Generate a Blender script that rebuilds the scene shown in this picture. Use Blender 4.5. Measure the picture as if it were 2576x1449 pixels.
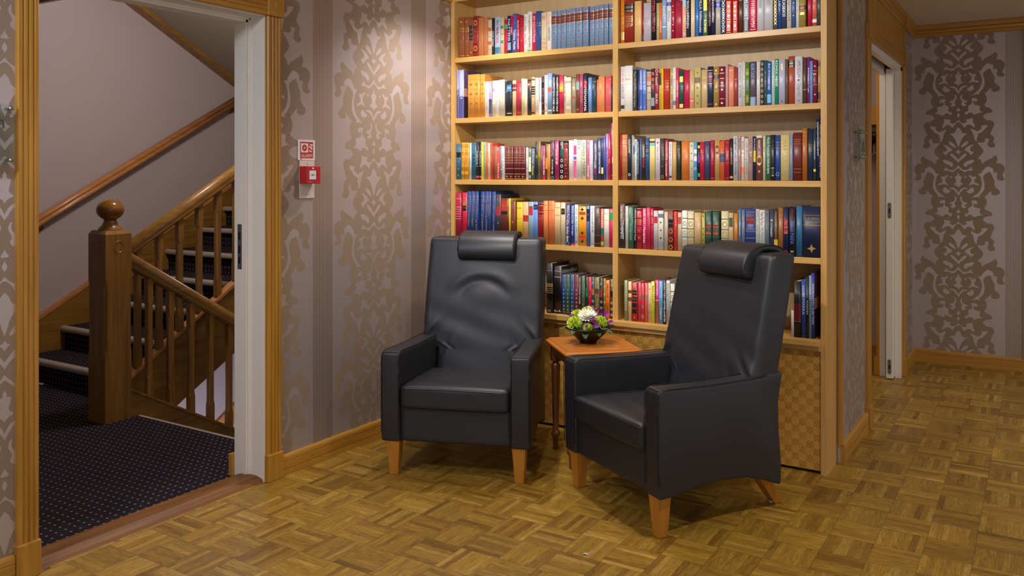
import bpy, bmesh, math, random
from mathutils import Vector, Matrix
from math import sin, cos, pi, radians, atan2, sqrt

SC = bpy.context.scene
for o in list(bpy.data.objects):
    bpy.data.objects.remove(o)
COL = SC.collection

# ---------------------------------------------------------------- tuning
EXPOSURE = 0.9
PARQ = ('7e5a1c', '8e6a24', '9e7a2a', 'a88430', 'b28e40')
WP_GROUND = ('aea29e', 'c0b4b0')
WP_FIG = '94806d'
LEATHER = ((0.012, 0.0125, 0.016, 1), (0.020, 0.021, 0.027, 1))
BOOKGAIN = 1.12
CH_L = ((-2.210, 3.067, 0), 20.5)
CH_R = ((-1.463, 3.118, 0), -31.0)

# ---------------------------------------------------------------- camera
cam_d = bpy.data.cameras.new('camera')
cam = bpy.data.objects.new('camera', cam_d)
COL.objects.link(cam)
cam.location = (0, 0, 1.35)
cam.rotation_euler = (radians(90), 0, 0.5585)
cam_d.sensor_width = 36.0
cam_d.lens = 36.0 * 2137.0 / 2576.0
cam_d.shift_y = -284.5 / 2576.0
cam_d.clip_start = 0.05
SC.camera = cam

# ---------------------------------------------------------------- light
SC.view_settings.view_transform = 'Standard'
SC.view_settings.look = 'None'
SC.view_settings.gamma = 1.0
SC.view_settings.use_curve_mapping = False
SC.view_settings.exposure = EXPOSURE

world = bpy.data.worlds.new('world')
SC.world = world
world.use_nodes = True
bg = world.node_tree.nodes['Background']
bg.inputs['Color'].default_value = (0.80, 0.80, 0.86, 1)
bg.inputs['Strength'].default_value = 0.42


def spot(name, loc, target, power, size, blend, col, radius=0.04):
    d = bpy.data.lights.new(name, 'SPOT')
    d.energy = power
    d.spot_size = radians(size)
    d.spot_blend = blend
    d.color = col
    d.shadow_soft_size = radius
    o = bpy.data.objects.new(name, d)
    COL.objects.link(o)
    o.location = loc
    v = Vector(target) - Vector(loc)
    o.rotation_euler = v.to_track_quat('-Z', 'Y').to_euler()
    return o


def point(name, loc, power, col, radius=0.1):
    d = bpy.data.lights.new(name, 'POINT')
    d.energy = power
    d.color = col
    d.shadow_soft_size = radius
    o = bpy.data.objects.new(name, d)
    COL.objects.link(o)
    o.location = loc
    return o

WARM = (1.0, 0.90, 0.76)
NEUT = (1.0, 0.95, 0.90)
spot('shelf_spotlight', (-1.75, 2.15, 2.36), (-1.75, 3.98, 1.75), 52, 110, 0.9, NEUT, 0.025)
spot('corner_downlight', (-2.45, 3.58, 2.41), (-2.62, 3.60, 0.9), 34, 120, 0.9, (1.0, 0.93, 0.92), 0.03)
spot('reading_downlight', (-1.95, 3.25, 2.41), (-1.90, 3.30, 0), 14, 115, 0.7, WARM, 0.03)
spot('cool_fill_spot', (-2.3, 0.5, 2.36), (-2.2, 2.9, 0.7), 50, 100, 1.0, (0.80, 0.84, 1.0), 0.12)  # added cool light on the left armchair's front; its source is unseen
spot('entry_downlight', (-1.9, 1.5, 2.41), (-2.1, 1.7, 0), 14, 120, 0.9, (1.0, 0.82, 0.74), 0.04)
spot('room_downlight', (-0.2, 2.6, 2.41), (-0.4, 2.8, 0), 40, 130, 1.0, WARM, 0.05)
spot('corridor_downlight', (0.5, 5.3, 2.41), (0.1, 5.5, 0), 36, 130, 1.0, WARM, 0.05)
point('stair_lamp', (-4.0, 3.2, 2.35), 27, (1.0, 0.86, 0.84), 0.12)
point('lower_stair_lamp', (-4.9, 4.4, -0.9), 9, (0.80, 0.78, 1.0), 0.12)
point('cloakroom_lamp', (-1.7, 5.4, 2.1), 7, (1.0, 0.88, 0.82), 0.12)

# ---------------------------------------------------------------- helpers
def srgb(h):
    h = h.lstrip('#')
    r = [int(h[i:i + 2], 16) / 255 for i in (0, 2, 4)]
    return tuple((c / 12.92 if c <= 0.04045 else ((c + 0.055) / 1.055) ** 2.4) for c in r) + (1,)


def link(o, parent=None):
    COL.objects.link(o)
    if parent is not None:
        o.parent = parent
    return o


def mesh_obj(name, bm, mats, parent=None, smooth=False, loc=None):
    me = bpy.data.meshes.new(name)
    bm.to_mesh(me)
    bm.free()
    if not isinstance(mats, (list, tuple)):
        mats = [mats]
    for m in mats:
        me.materials.append(m)
    if smooth:
        me.polygons.foreach_set('use_smooth', [True] * len(me.polygons))
    o = bpy.data.objects.new(name, me)
    if loc is not None:
        o.location = loc
    return link(o, parent)


def thing(name, label, cat, loc=(0, 0, 0), rz=0, group=None):
    o = bpy.data.objects.new(name, None)
    COL.objects.link(o)
    o.empty_display_size = 0.1
    o.location = loc
    o.rotation_euler = (0, 0, rz)
    return tag(o, label, cat, group)


def tag(o, label, cat, group=None):
    o['label'] = label
    o['category'] = cat
    if group:
        o['group'] = group
    return o


def structure(o):
    o['kind'] = 'structure'
    return o


def struct_empty(name, loc=(0, 0, 0)):
    o = bpy.data.objects.new(name, None)
    COL.objects.link(o)
    o.location = loc
    return structure(o)


def box(bm, x0, x1, y0, y1, z0, z1, mi=0):
    vs = [bm.verts.new((x, y, z)) for z in (z0, z1) for y in (y0, y1) for x in (x0, x1)]
    fs = []
    for q in ((0, 2, 3, 1), (4, 5, 7, 6), (0, 1, 5, 4), (2, 6, 7, 3), (0, 4, 6, 2), (1, 3, 7, 5)):
        f = bm.faces.new([vs[i] for i in q])
        f.material_index = mi
        fs.append(f)
    return vs, fs


def bevel_all(bm, w, seg=2, angle=30):
    bm.normal_update()
    es = [e for e in bm.edges if len(e.link_faces) == 2 and e.calc_face_angle(0) > radians(angle)]
    if es:
        bmesh.ops.bevel(bm, geom=es, offset=w, segments=seg, profile=0.5, affect='EDGES')


def bevel_box(x0, x1, y0, y1, z0, z1, w=0.002, seg=2):
    bm = bmesh.new()
    box(bm, x0, x1, y0, y1, z0, z1)
    bevel_all(bm, w, seg)
    return bm


def prism(bm, pts, fn0, fn1, mi=0):
    """closed polygon pts swept between two placements fn0(p), fn1(p)"""
    a = [bm.verts.new(fn0(p)) for p in pts]
    b = [bm.verts.new(fn1(p)) for p in pts]
    n = len(pts)
    fs = [bm.faces.new(a[::-1]), bm.faces.new(b)]
    for i in range(n):
        j = (i + 1) % n
        fs.append(bm.faces.new((a[i], a[j], b[j], b[i])))
    for f in fs:
        f.material_index = mi
    bmesh.ops.recalc_face_normals(bm, faces=fs)
    return fs


def lathe(bm, prof, seg=24, center=(0, 0, 0), mi=0):
    rings = []
    for r, z in prof:
        rings.append([bm.verts.new((center[0] + r * cos(2 * pi * k / seg), center[1] + r * sin(2 * pi * k / seg), center[2] + z)) for k in range(seg)])
    for a, b in zip(rings, rings[1:]):
        for k in range(seg):
            f = bm.faces.new((a[k], a[(k + 1) % seg], b[(k + 1) % seg], b[k]))
            f.material_index = mi
            f.smooth = True
    f = bm.faces.new(rings[0][::-1]); f.material_index = mi
    f = bm.faces.new(rings[-1]); f.material_index = mi


def tube(bm, pts, r, seg=8, mi=0):
    pts = [Vector(p) for p in pts]
    rings = []
    for i, p in enumerate(pts):
        t = (pts[min(i + 1, len(pts) - 1)] - pts[max(i - 1, 0)]).normalized()
        u = t.cross(Vector((0, 0, 1)))
        if u.length < 1e-3:
            u = t.cross(Vector((0, 1, 0)))
        u.normalize()
        v = t.cross(u)
        rr = r[i] if isinstance(r, (list, tuple)) else r
        rings.append([bm.verts.new(p + (u * cos(2 * pi * k / seg) + v * sin(2 * pi * k / seg)) * rr) for k in range(seg)])
    for a, b in zip(rings, rings[1:]):
        for k in range(seg):
            f = bm.faces.new((a[k], a[(k + 1) % seg], b[(k + 1) % seg], b[k]))
            f.smooth = True
            f.material_index = mi
    f = bm.faces.new(rings[0][::-1]); f.material_index = mi
    f = bm.faces.new(rings[-1]); f.material_index = mi


def smooth_loop(pts, it=2, closed=True):
    for _ in range(it):
        n = len(pts)
        q = []
        rng = range(n) if closed else range(n - 1)
        if not closed:
            q.append(pts[0])
        for i in rng:
            a, b = pts[i], pts[(i + 1) % n]
            q.append(tuple(a[k] * .75 + b[k] * .25 for k in range(len(a))))
            q.append(tuple(a[k] * .25 + b[k] * .75 for k in range(len(a))))
        if not closed:
            q.append(pts[-1])
        pts = q
    return pts


def rbox(hx, hy, hz, r, n=16, deform=None):
    """rounded box centred on the origin, finely gridded, then deformed"""
    bm = bmesh.new()
    bmesh.ops.create_cube(bm, size=2.0)
    bmesh.ops.subdivide_edges(bm, edges=bm.edges[:], cuts=n, use_grid_fill=True)
    h = (hx, hy, hz)
    for v in bm.verts:
        # denser sampling toward the edges
        p = [math.copysign(abs(c) ** 0.85, c) * hh for c, hh in zip(v.co, h)]
        q = [max(-(hh - r), min(hh - r, c)) for c, hh in zip(p, h)]
        d = Vector([a - b for a, b in zip(p, q)])
        if d.length > 1e-9:
            d = d.normalized() * r
        v.co = Vector(q) + d
    if deform:
        for v in bm.verts:
            v.co = Vector(deform(v.co.copy()))
    for f in bm.faces:
        f.smooth = True
    return bm


def text_bm(txt, cache={}):
    """flat letter faces of one line of text: list of (verts, faces, width, height) in unit size"""
    if txt in cache:
        return cache[txt]
    c = bpy.data.curves.new('lettering', 'FONT')
    c.body = txt
    c.resolution_u = 2
    c.size = 1.0
    o = bpy.data.objects.new('lettering', c)
    me = bpy.data.meshes.new_from_object(o)
    vs = [tuple(v.co) for v in me.vertices]
    fs = [tuple(p.vertices) for p in me.polygons]
    bpy.data.objects.remove(o)
    bpy.data.curves.remove(c)
    bpy.data.meshes.remove(me)
    if vs:
        x0 = min(v[0] for v in vs); x1 = max(v[0] for v in vs)
        y0 = min(v[1] for v in vs); y1 = max(v[1] for v in vs)
    else:
        x0 = y0 = 0; x1 = y1 = 1
    cache[txt] = (vs, fs, x0, x1, y0, y1)
    return cache[txt]


# ---------------------------------------------------------------- materials
def new_mat(name):
    m = bpy.data.materials.new(name)
    m.use_nodes = True
    nt = m.node_tree
    return m, nt, nt.nodes['Principled BSDF']


def N(nt, typ, **kw):
    n = nt.nodes.new(typ)
    for k, v in kw.items():
        if k.startswith('i_'):
            n.inputs[int(k[2:])].default_value = v
        else:
            setattr(n, k, v)
    return n


def math_node(nt, op, a, b=None, c=None):
    n = nt.nodes.new('ShaderNodeMath')
    n.operation = op
    for i, s in enumerate((a, b, c)):
        if s is None:
            continue
        if isinstance(s, (int, float)):
            n.inputs[i].default_value = s
        else:
            nt.links.new(s, n.inputs[i])
    return n.outputs[0]


def mix_col(nt, fac, a, b, mode='MIX'):
    n = nt.nodes.new('ShaderNodeMix')
    n.data_type = 'RGBA'
    n.blend_type = mode
    for sock, s in ((n.inputs[0], fac), (n.inputs[6], a), (n.inputs[7], b)):
        if isinstance(s, (int, float)):
            sock.default_value = s
        elif isinstance(s, tuple):
            sock.default_value = s
        else:
            nt.links.new(s, sock)
    return n.outputs[2]


def plain(name, hexc, rough=0.5, spec=0.5, metal=0.0, noise=0.0, nscale=30):
    m, nt, p = new_mat(name)
    c = srgb(hexc) if isinstance(hexc, str) else hexc
    p.inputs['Base Color'].default_value = c
    p.inputs['Roughness'].default_value = rough
    p.inputs['Metallic'].default_value = metal
    p.inputs['Specular IOR Level'].default_value = spec
    if noise:
        tc = N(nt, 'ShaderNodeTexCoord')
        nz = N(nt, 'ShaderNodeTexNoise')
        nz.inputs['Scale'].default_value = nscale
        nt.links.new(tc.outputs['Object'], nz.inputs['Vector'])
        dark = tuple(x * (1 - noise) for x in c[:3]) + (1,)
        lite = tuple(min(1, x * (1 + noise)) for x in c[:3]) + (1,)
        nt.links.new(mix_col(nt, nz.outputs['Fac'], dark, lite), p.inputs['Base Color'])
    return m


def wood(name, c_dark, c_light, axis='Z', scale=1.0, rough=0.38, contrast=0.5, bump=0.02):
    """straight-grained oak or beech running along the given object axis"""
    m, nt, p = new_mat(name)
    tc = N(nt, 'ShaderNodeTexCoord')
    mp = N(nt, 'ShaderNodeMapping')
    s = {'X': (2.0, 38, 38), 'Y': (38, 2.0, 38), 'Z': (38, 38, 2.0)}[axis]
    mp.inputs['Scale'].default_value = tuple(k * scale for k in s)
    nt.links.new(tc.outputs['Object'], mp.inputs['Vector'])
    n1 = N(nt, 'ShaderNodeTexNoise')
    n1.inputs['Scale'].default_value = 1.0
    n1.inputs['Detail'].default_value = 6
    n1.inputs['Distortion'].default_value = 0.6
    nt.links.new(mp.outputs[0], n1.inputs['Vector'])
    mp2 = N(nt, 'ShaderNodeMapping')
    s2 = {'X': (6, 300, 300), 'Y': (300, 6, 300), 'Z': (300, 300, 6)}[axis]
    mp2.inputs['Scale'].default_value = tuple(k * scale for k in s2)
    nt.links.new(tc.outputs['Object'], mp2.inputs['Vector'])
    n2 = N(nt, 'ShaderNodeTexNoise')
    n2.inputs['Scale'].default_value = 1.0
    n2.inputs['Detail'].default_value = 2
    nt.links.new(mp2.outputs[0], n2.inputs['Vector'])
    f = math_node(nt, 'ADD', math_node(nt, 'MULTIPLY', n1.outputs['Fac'], 0.72), math_node(nt, 'MULTIPLY', n2.outputs['Fac'], 0.28))
    rmp = N(nt, 'ShaderNodeMapRange')
    rmp.inputs['From Min'].default_value = 0.5 - 0.22 / max(contrast, .01) * 0.5
    rmp.inputs['From Max'].default_value = 0.5 + 0.22 / max(contrast, .01) * 0.5
    nt.links.new(f, rmp.inputs['Value'])
    col = mix_col(nt, rmp.outputs[0], srgb(c_dark), srgb(c_light))
    nt.links.new(col, p.inputs['Base Color'])
    p.inputs['Roughness'].default_value = rough
    if bump:
        b = N(nt, 'ShaderNodeBump')
        b.inputs['Strength'].default_value = bump * 5
        b.inputs['Distance'].default_value = 0.001
        nt.links.new(n2.outputs['Fac'], b.inputs['Height'])
        nt.links.new(b.outputs[0], p.inputs['Normal'])
    return m


def parquet_mat():
    m, nt, p = new_mat('mosaic_parquet')
    tc = N(nt, 'ShaderNodeTexCoord')
    sp = N(nt, 'ShaderNodeSeparateXYZ')
    nt.links.new(tc.outputs['Object'], sp.inputs[0])
    B = 0.1575
    u = math_node(nt, 'DIVIDE', math_node(nt, 'ADD', sp.outputs[0], 20 * B + 0.208), B)
    v = math_node(nt, 'DIVIDE', math_node(nt, 'ADD', sp.outputs[1], 40 * B - 3.520), B * 1.05)
    cu = math_node(nt, 'FLOOR', u)
    cv = math_node(nt, 'FLOOR', v)
    fu = math_node(nt, 'FRACT', u)
    fv = math_node(nt, 'FRACT', v)
    par = math_node(nt, 'FLOORED_MODULO', math_node(nt, 'ADD', cu, cv), 2.0)   # 0 or 1
    inv = math_node(nt, 'SUBTRACT', 1.0, par)
    # across-finger coordinate: u when the fingers run along Y, v when they run along X
    ac = math_node(nt, 'ADD', math_node(nt, 'MULTIPLY', fu, par), math_node(nt, 'MULTIPLY', fv, inv))
    al = math_node(nt, 'ADD', math_node(nt, 'MULTIPLY', fv, par), math_node(nt, 'MULTIPLY', fu, inv))
    a7 = math_node(nt, 'MULTIPLY', ac, 7.0)
    fi = math_node(nt, 'FLOOR', a7)
    cb = N(nt, 'ShaderNodeCombineXYZ')
    nt.links.new(cu, cb.inputs[0]); nt.links.new(cv, cb.inputs[1]); nt.links.new(fi, cb.inputs[2])
    wn = N(nt, 'ShaderNodeTexWhiteNoise')
    wn.noise_dimensions = '3D'
    nt.links.new(cb.outputs[0], wn.inputs['Vector'])
    # block-level tone
    cb2 = N(nt, 'ShaderNodeCombineXYZ')
    nt.links.new(cu, cb2.inputs[0]); nt.links.new(cv, cb2.inputs[1])
    wn2 = N(nt, 'ShaderNodeTexWhiteNoise')
    nt.links.new(cb2.outputs[0], wn2.inputs['Vector'])
    # grain
    g = N(nt, 'ShaderNodeCombineXYZ')
    nt.links.new(math_node(nt, 'ADD', math_node(nt, 'MULTIPLY', ac, 12.0), math_node(nt, 'MULTIPLY', wn.outputs['Value'], 37.0)), g.inputs[0])
    nt.links.new(math_node(nt, 'ADD', math_node(nt, 'MULTIPLY', al, 1.6), math_node(nt, 'MULTIPLY', wn.outputs['Value'], 91.0)), g.inputs[1])
    nt.links.new(wn2.outputs['Value'], g.inputs[2])
    gn = N(nt, 'ShaderNodeTexNoise')
    gn.inputs['Scale'].default_value = 1.3
    gn.inputs['Detail'].default_value = 5
    gn.inputs['Distortion'].default_value = 1.6
    nt.links.new(g.outputs[0], gn.inputs['Vector'])
    ramp = N(nt, 'ShaderNodeValToRGB')
    e = ramp.color_ramp.elements
    e[0].position = 0.0; e[0].color = srgb(PARQ[0])
    e[1].position = 1.0; e[1].color = srgb(PARQ[4])
    for pos, c in ((0.10, PARQ[1]), (0.45, PARQ[2]), (0.8, PARQ[3])):
        x = e.new(pos); x.color = srgb(c)
    nt.links.new(wn.outputs['Value'], ramp.inputs[0])
    gr = N(nt, 'ShaderNodeMapRange')
    gr.inputs['From Min'].default_value = 0.30; gr.inputs['From Max'].default_value = 0.68
    gr.inputs['To Min'].default_value = 0.58; gr.inputs['To Max'].default_value = 1.16
    nt.links.new(gn.outputs['Fac'], gr.inputs['Value'])
    col = mix_col(nt, 1.0, ramp.outputs[0], gr.outputs[0], 'MULTIPLY')
    bt = N(nt, 'ShaderNodeMapRange')
    bt.inputs['To Min'].default_value = 0.88; bt.inputs['To Max'].default_value = 1.10
    nt.links.new(wn2.outputs['Value'], bt.inputs['Value'])
    col = mix_col(nt, 1.0, col, bt.outputs[0], 'MULTIPLY')
    # joints
    def edge(x, w):
        d = math_node(nt, 'ABSOLUTE', math_node(nt, 'SUBTRACT', x, 0.5))
        return math_node(nt, 'GREATER_THAN', d, 0.5 - w)
    j = math_node(nt, 'MAXIMUM', edge(al, 0.007), edge(math_node(nt, 'FRACT', a7), 0.028))
    j2 = math_node(nt, 'MAXIMUM', edge(fu, 0.008), edge(fv, 0.008))
    j = math_node(nt, 'MINIMUM', math_node(nt, 'ADD', math_node(nt, 'MULTIPLY', j, 0.32), math_node(nt, 'MULTIPLY', j2, 0.25)), 1.0)
    col = mix_col(nt, j, col, srgb('3a2408'))
    nt.links.new(col, p.inputs['Base Color'])
    p.inputs['Roughness'].default_value = 0.36
    rn = N(nt, 'ShaderNodeTexNoise'); rn.inputs['Scale'].default_value = 3.0; rn.inputs['Detail'].default_value = 4
    nt.links.new(tc.outputs['Object'], rn.inputs['Vector'])
    rr = N(nt, 'ShaderNodeMapRange'); rr.inputs['To Min'].default_value = 0.30; rr.inputs['To Max'].default_value = 0.50
    nt.links.new(rn.outputs['Fac'], rr.inputs['Value'])
    nt.links.new(rr.outputs[0], p.inputs['Roughness'])
    bp = N(nt, 'ShaderNodeBump'); bp.inputs['Strength'].default_value = 0.25; bp.inputs['Distance'].default_value = 0.001; bp.invert = True
    nt.links.new(j, bp.inputs['Height'])
    nt.links.new(bp.outputs[0], p.inputs['Normal'])
    return m


def carpet_mat(name, axes='XY', pile=True):
    """navy carpet with a staggered lattice of small tan pin-dots"""
    m, nt, p = new_mat(name)
    tc = N(nt, 'ShaderNodeTexCoord')
    sp = N(nt, 'ShaderNodeSeparateXYZ')
    nt.links.new(tc.outputs['Object'], sp.inputs[0])
    i = {'X': 0, 'Y': 1, 'Z': 2}
    a = sp.outputs[i[axes[0]]]; b = sp.outputs[i[axes[1]]]
    S = 0.0365
    ua = math_node(nt, 'DIVIDE', a, S)
    ub = math_node(nt, 'DIVIDE', b, S)
    fa = math_node(nt, 'SUBTRACT', math_node(nt, 'FRACT', math_node(nt, 'ADD', ua, 400)), 0.5)
    fb = math_node(nt, 'SUBTRACT', math_node(nt, 'FRACT', math_node(nt, 'ADD', ub, 400)), 0.5)
    da = math_node(nt, 'ADD', math_node(nt, 'ABSOLUTE', fa), math_node(nt, 'ABSOLUTE', fb))
    dot = math_node(nt, 'LESS_THAN', da, 0.15)
    nz = N(nt, 'ShaderNodeTexNoise'); nz.inputs['Scale'].default_value = 260; nz.inputs['Detail'].default_value = 2
    nt.links.new(tc.outputs['Object'], nz.inputs['Vector'])
    base = mix_col(nt, nz.outputs['Fac'], srgb('15131a'), srgb('332f3a'))
    col = mix_col(nt, dot, base, srgb('b08a68'))
    nt.links.new(col, p.inputs['Base Color'])
    p.inputs['Roughness'].default_value = 0.95
    p.inputs['Specular IOR Level'].default_value = 0.1
    bp = N(nt, 'ShaderNodeBump'); bp.inputs['Strength'].default_value = 0.5; bp.inputs['Distance'].default_value = 0.003
    nt.links.new(nz.outputs['Fac'], bp.inputs['Height'])
    nt.links.new(bp.outputs[0], p.inputs['Normal'])
    return m


def wallpaper_mat(name, axis, s0, width=0.13, per=0.73):
    """satin ground with a band of fine vertical stripes every repeat"""
    m, nt, p = new_mat(name)
    tc = N(nt, 'ShaderNodeTexCoord')
    sp = N(nt, 'ShaderNodeSeparateXYZ')
    nt.links.new(tc.outputs['Object'], sp.inputs[0])
    c = sp.outputs[{'X': 0, 'Y': 1}[axis]]
    t = math_node(nt, 'FLOORED_MODULO', math_node(nt, 'SUBTRACT', c, s0), per)
    inside = math_node(nt, 'LESS_THAN', t, width)
    line = math_node(nt, 'GREATER_THAN', math_node(nt, 'FRACT', math_node(nt, 'DIVIDE', t, width / 14.0)), 0.42)
    nz = N(nt, 'ShaderNodeTexNoise'); nz.inputs['Scale'].default_value = 420; nz.inputs['Detail'].default_value = 2
    nt.links.new(tc.outputs['Object'], nz.inputs['Vector'])
    ground = mix_col(nt, nz.outputs['Fac'], srgb(WP_GROUND[0]), srgb(WP_GROUND[1]))
    strp = mix_col(nt, line, ground, srgb(WP_FIG))
    col = mix_col(nt, inside, ground, strp)
    nt.links.new(col, p.inputs['Base Color'])
    p.inputs['Roughness'].default_value = 0.33
    p.inputs['Metallic'].default_value = 0.4
    p.inputs['Specular IOR Level'].default_value = 0.8
    bp = N(nt, 'ShaderNodeBump'); bp.inputs['Strength'].default_value = 0.12; bp.inputs['Distance'].default_value = 0.001
    nt.links.new(nz.outputs['Fac'], bp.inputs['Height'])
    nt.links.new(bp.outputs[0], p.inputs['Normal'])
    return m


def marquetry_mat():
    """small squares of diagonally laid veneer strips in alternating directions"""
    m, nt, p = new_mat('diagonal_marquetry')
    tc = N(nt, 'ShaderNodeTexCoord')
    sp = N(nt, 'ShaderNodeSeparateXYZ')
    nt.links.new(tc.outputs['Object'], sp.inputs[0])
    S = 0.032
    u = math_node(nt, 'DIVIDE', math_node(nt, 'ADD', sp.outputs[0], 10), S)
    v = math_node(nt, 'DIVIDE', math_node(nt, 'ADD', sp.outputs[2], 10), S)
    cu = math_node(nt, 'FLOOR', u); cv = math_node(nt, 'FLOOR', v)
    fu = math_node(nt, 'FRACT', u); fv = math_node(nt, 'FRACT', v)
    cb = N(nt, 'ShaderNodeCombineXYZ')
    nt.links.new(cu, cb.inputs[0]); nt.links.new(cv, cb.inputs[1])
    wn = N(nt, 'ShaderNodeTexWhiteNoise')
    nt.links.new(cb.outputs[0], wn.inputs['Vector'])
    par = math_node(nt, 'FLOORED_MODULO', math_node(nt, 'ADD', cu, cv), 2.0)
    alt = math_node(nt, 'GREATER_THAN', wn.outputs['Value'], 0.5)
    sgn = math_node(nt, 'SUBTRACT', math_node(nt, 'MULTIPLY', alt, 2.0), 1.0)
    d = math_node(nt, 'ADD', fu, math_node(nt, 'MULTIPLY', fv, sgn))
    stripe = math_node(nt, 'SINE', math_node(nt, 'MULTIPLY', d, 12.6))
    st = math_node(nt, 'ADD', math_node(nt, 'MULTIPLY', stripe, 0.34), 0.40)
    half = math_node(nt, 'GREATER_THAN', math_node(nt, 'ADD', fu, math_node(nt, 'MULTIPLY', math_node(nt, 'SUBTRACT', fv, 0.5), math_node(nt, 'MULTIPLY', sgn, -1.0))), 0.5)
    tone = math_node(nt, 'ADD', math_node(nt, 'MULTIPLY', par, 0.38), math_node(nt, 'MULTIPLY', half, 0.10))
    tone = math_node(nt, 'ADD', tone, math_node(nt, 'MULTIPLY', wn.outputs['Value'], 0.18))
    f = math_node(nt, 'ADD', math_node(nt, 'MULTIPLY', st, 0.7), math_node(nt, 'MULTIPLY', tone, 1.0))
    col = mix_col(nt, f, srgb('a4702a'), srgb('dca850'))
    nt.links.new(col, p.inputs['Base Color'])
    p.inputs['Roughness'].default_value = 0.4
    return m


def leather_mat():
    m, nt, p = new_mat('black_leather')
    tc = N(nt, 'ShaderNodeTexCoord')
    v = N(nt, 'ShaderNodeTexVoronoi'); v.inputs['Scale'].default_value = 420
    nt.links.new(tc.outputs['Object'], v.inputs['Vector'])
    n = N(nt, 'ShaderNodeTexNoise'); n.inputs['Scale'].default_value = 5; n.inputs['Detail'].default_value = 5
    nt.links.new(tc.outputs['Object'], n.inputs['Vector'])
    col = mix_col(nt, n.outputs['Fac'], LEATHER[0], LEATHER[1])
    nt.links.new(col, p.inputs['Base Color'])
    r = N(nt, 'ShaderNodeMapRange'); r.inputs['To Min'].default_value = 0.38; r.inputs['To Max'].default_value = 0.52
    nt.links.new(n.outputs['Fac'], r.inputs['Value'])
    nt.links.new(r.outputs[0], p.inputs['Roughness'])
    p.inputs['Specular IOR Level'].default_value = 0.55
    bp = N(nt, 'ShaderNodeBump'); bp.inputs['Strength'].default_value = 0.10; bp.inputs['Distance'].default_value = 0.0006
    nt.links.new(v.outputs['Distance'], bp.inputs['Height'])
    nt.links.new(bp.outputs[0], p.inputs['Normal'])
    return m


def glass_mat(name, tint=(0.85, 0.95, 0.9, 1)):
    m, nt, p = new_mat(name)
    p.inputs['Base Color'].default_value = tint
    p.inputs['Roughness'].default_value = 0.03
    p.inputs['Transmission Weight'].default_value = 1.0
    p.inputs['IOR'].default_value = 1.2
    return m

PARQUET = parquet_mat()
OAK = {a: wood('honey_oak_' + a, 'a06e1e', 'c28e38', a, contrast=.6) for a in 'XYZ'}
OAKD = {a: wood('dark_oak_' + a, '74501e', 'a07634', a, contrast=.6, rough=.3) for a in 'XYZ'}
BEECH = {a: wood('shelf_beech_' + a, 'c6964e', 'd8ae66', a, contrast=.6) for a in 'XYZ'}
BEECHI = {a: wood('inner_beech_' + a, 'b69868', 'caae82', a, contrast=.5, rough=.5) for a in 'XYZ'}
SIDEW = wood('cherry_stained_wood', 'a0641c', 'bc7e2a', 'Z', contrast=.5, rough=.3)
TABLEW = wood('table_top_cherry', 'b46a28', 'c97c34', 'X', contrast=.4, rough=.22)
TABLED = wood('table_leg_walnut', '5e3416', '804c20', 'Z', contrast=.4, rough=.3)
RAIL = wood('red_oak_handrail', 'b0703a', 'd09458', 'Y', contrast=.5, rough=.22)
THRESH = wood('threshold_wood', '5e3812', '8a5820', 'Y', contrast=.7, rough=.45)
ORANGEW = wood('orange_varnished_wood', 'b87a18', 'd8962a', 'Z', contrast=.5, rough=.35)
WHITEP = plain('white_gloss_paint', 'eae4d6', .35, noise=.03, nscale=8)
PLASTER = plain('lilac_plaster', 'b8aaa8', .85, .2, noise=.03, nscale=60)
CEILM = plain('ceiling_paint', 'dccfb8', .9, .2)
CARPET_H = carpet_mat('dotted_carpet_flat', 'XY')
CARPET_V = carpet_mat('dotted_carpet_riser', 'XZ')
NOSING = plain('nosing_beige', 'b0a596', .5, noise=.06, nscale=20)
LEATHERM = leather_mat()
THREAD = plain('leather_seam', '15161a', .5)
CHROME = plain('brushed_chrome', 'c8c8c8', .25, metal=1.0)
STEEL = plain('galvanised_steel', '9a9a96', .4, metal=.9, noise=.2, nscale=60)
BRASS = plain('brass', 'b8934a', .3, metal=1.0)
DARKGAP = plain('dark_gap', '0c0b0a', .9)
FIG = plain('wallpaper_figure', WP_FIG, .6, .3, metal=.0, noise=.05, nscale=300)
GND = plain('wallpaper_motif_ground', WP_GROUND[1], .33, .8, metal=.4, noise=.05, nscale=300)
MARQ = marquetry_mat()

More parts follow.
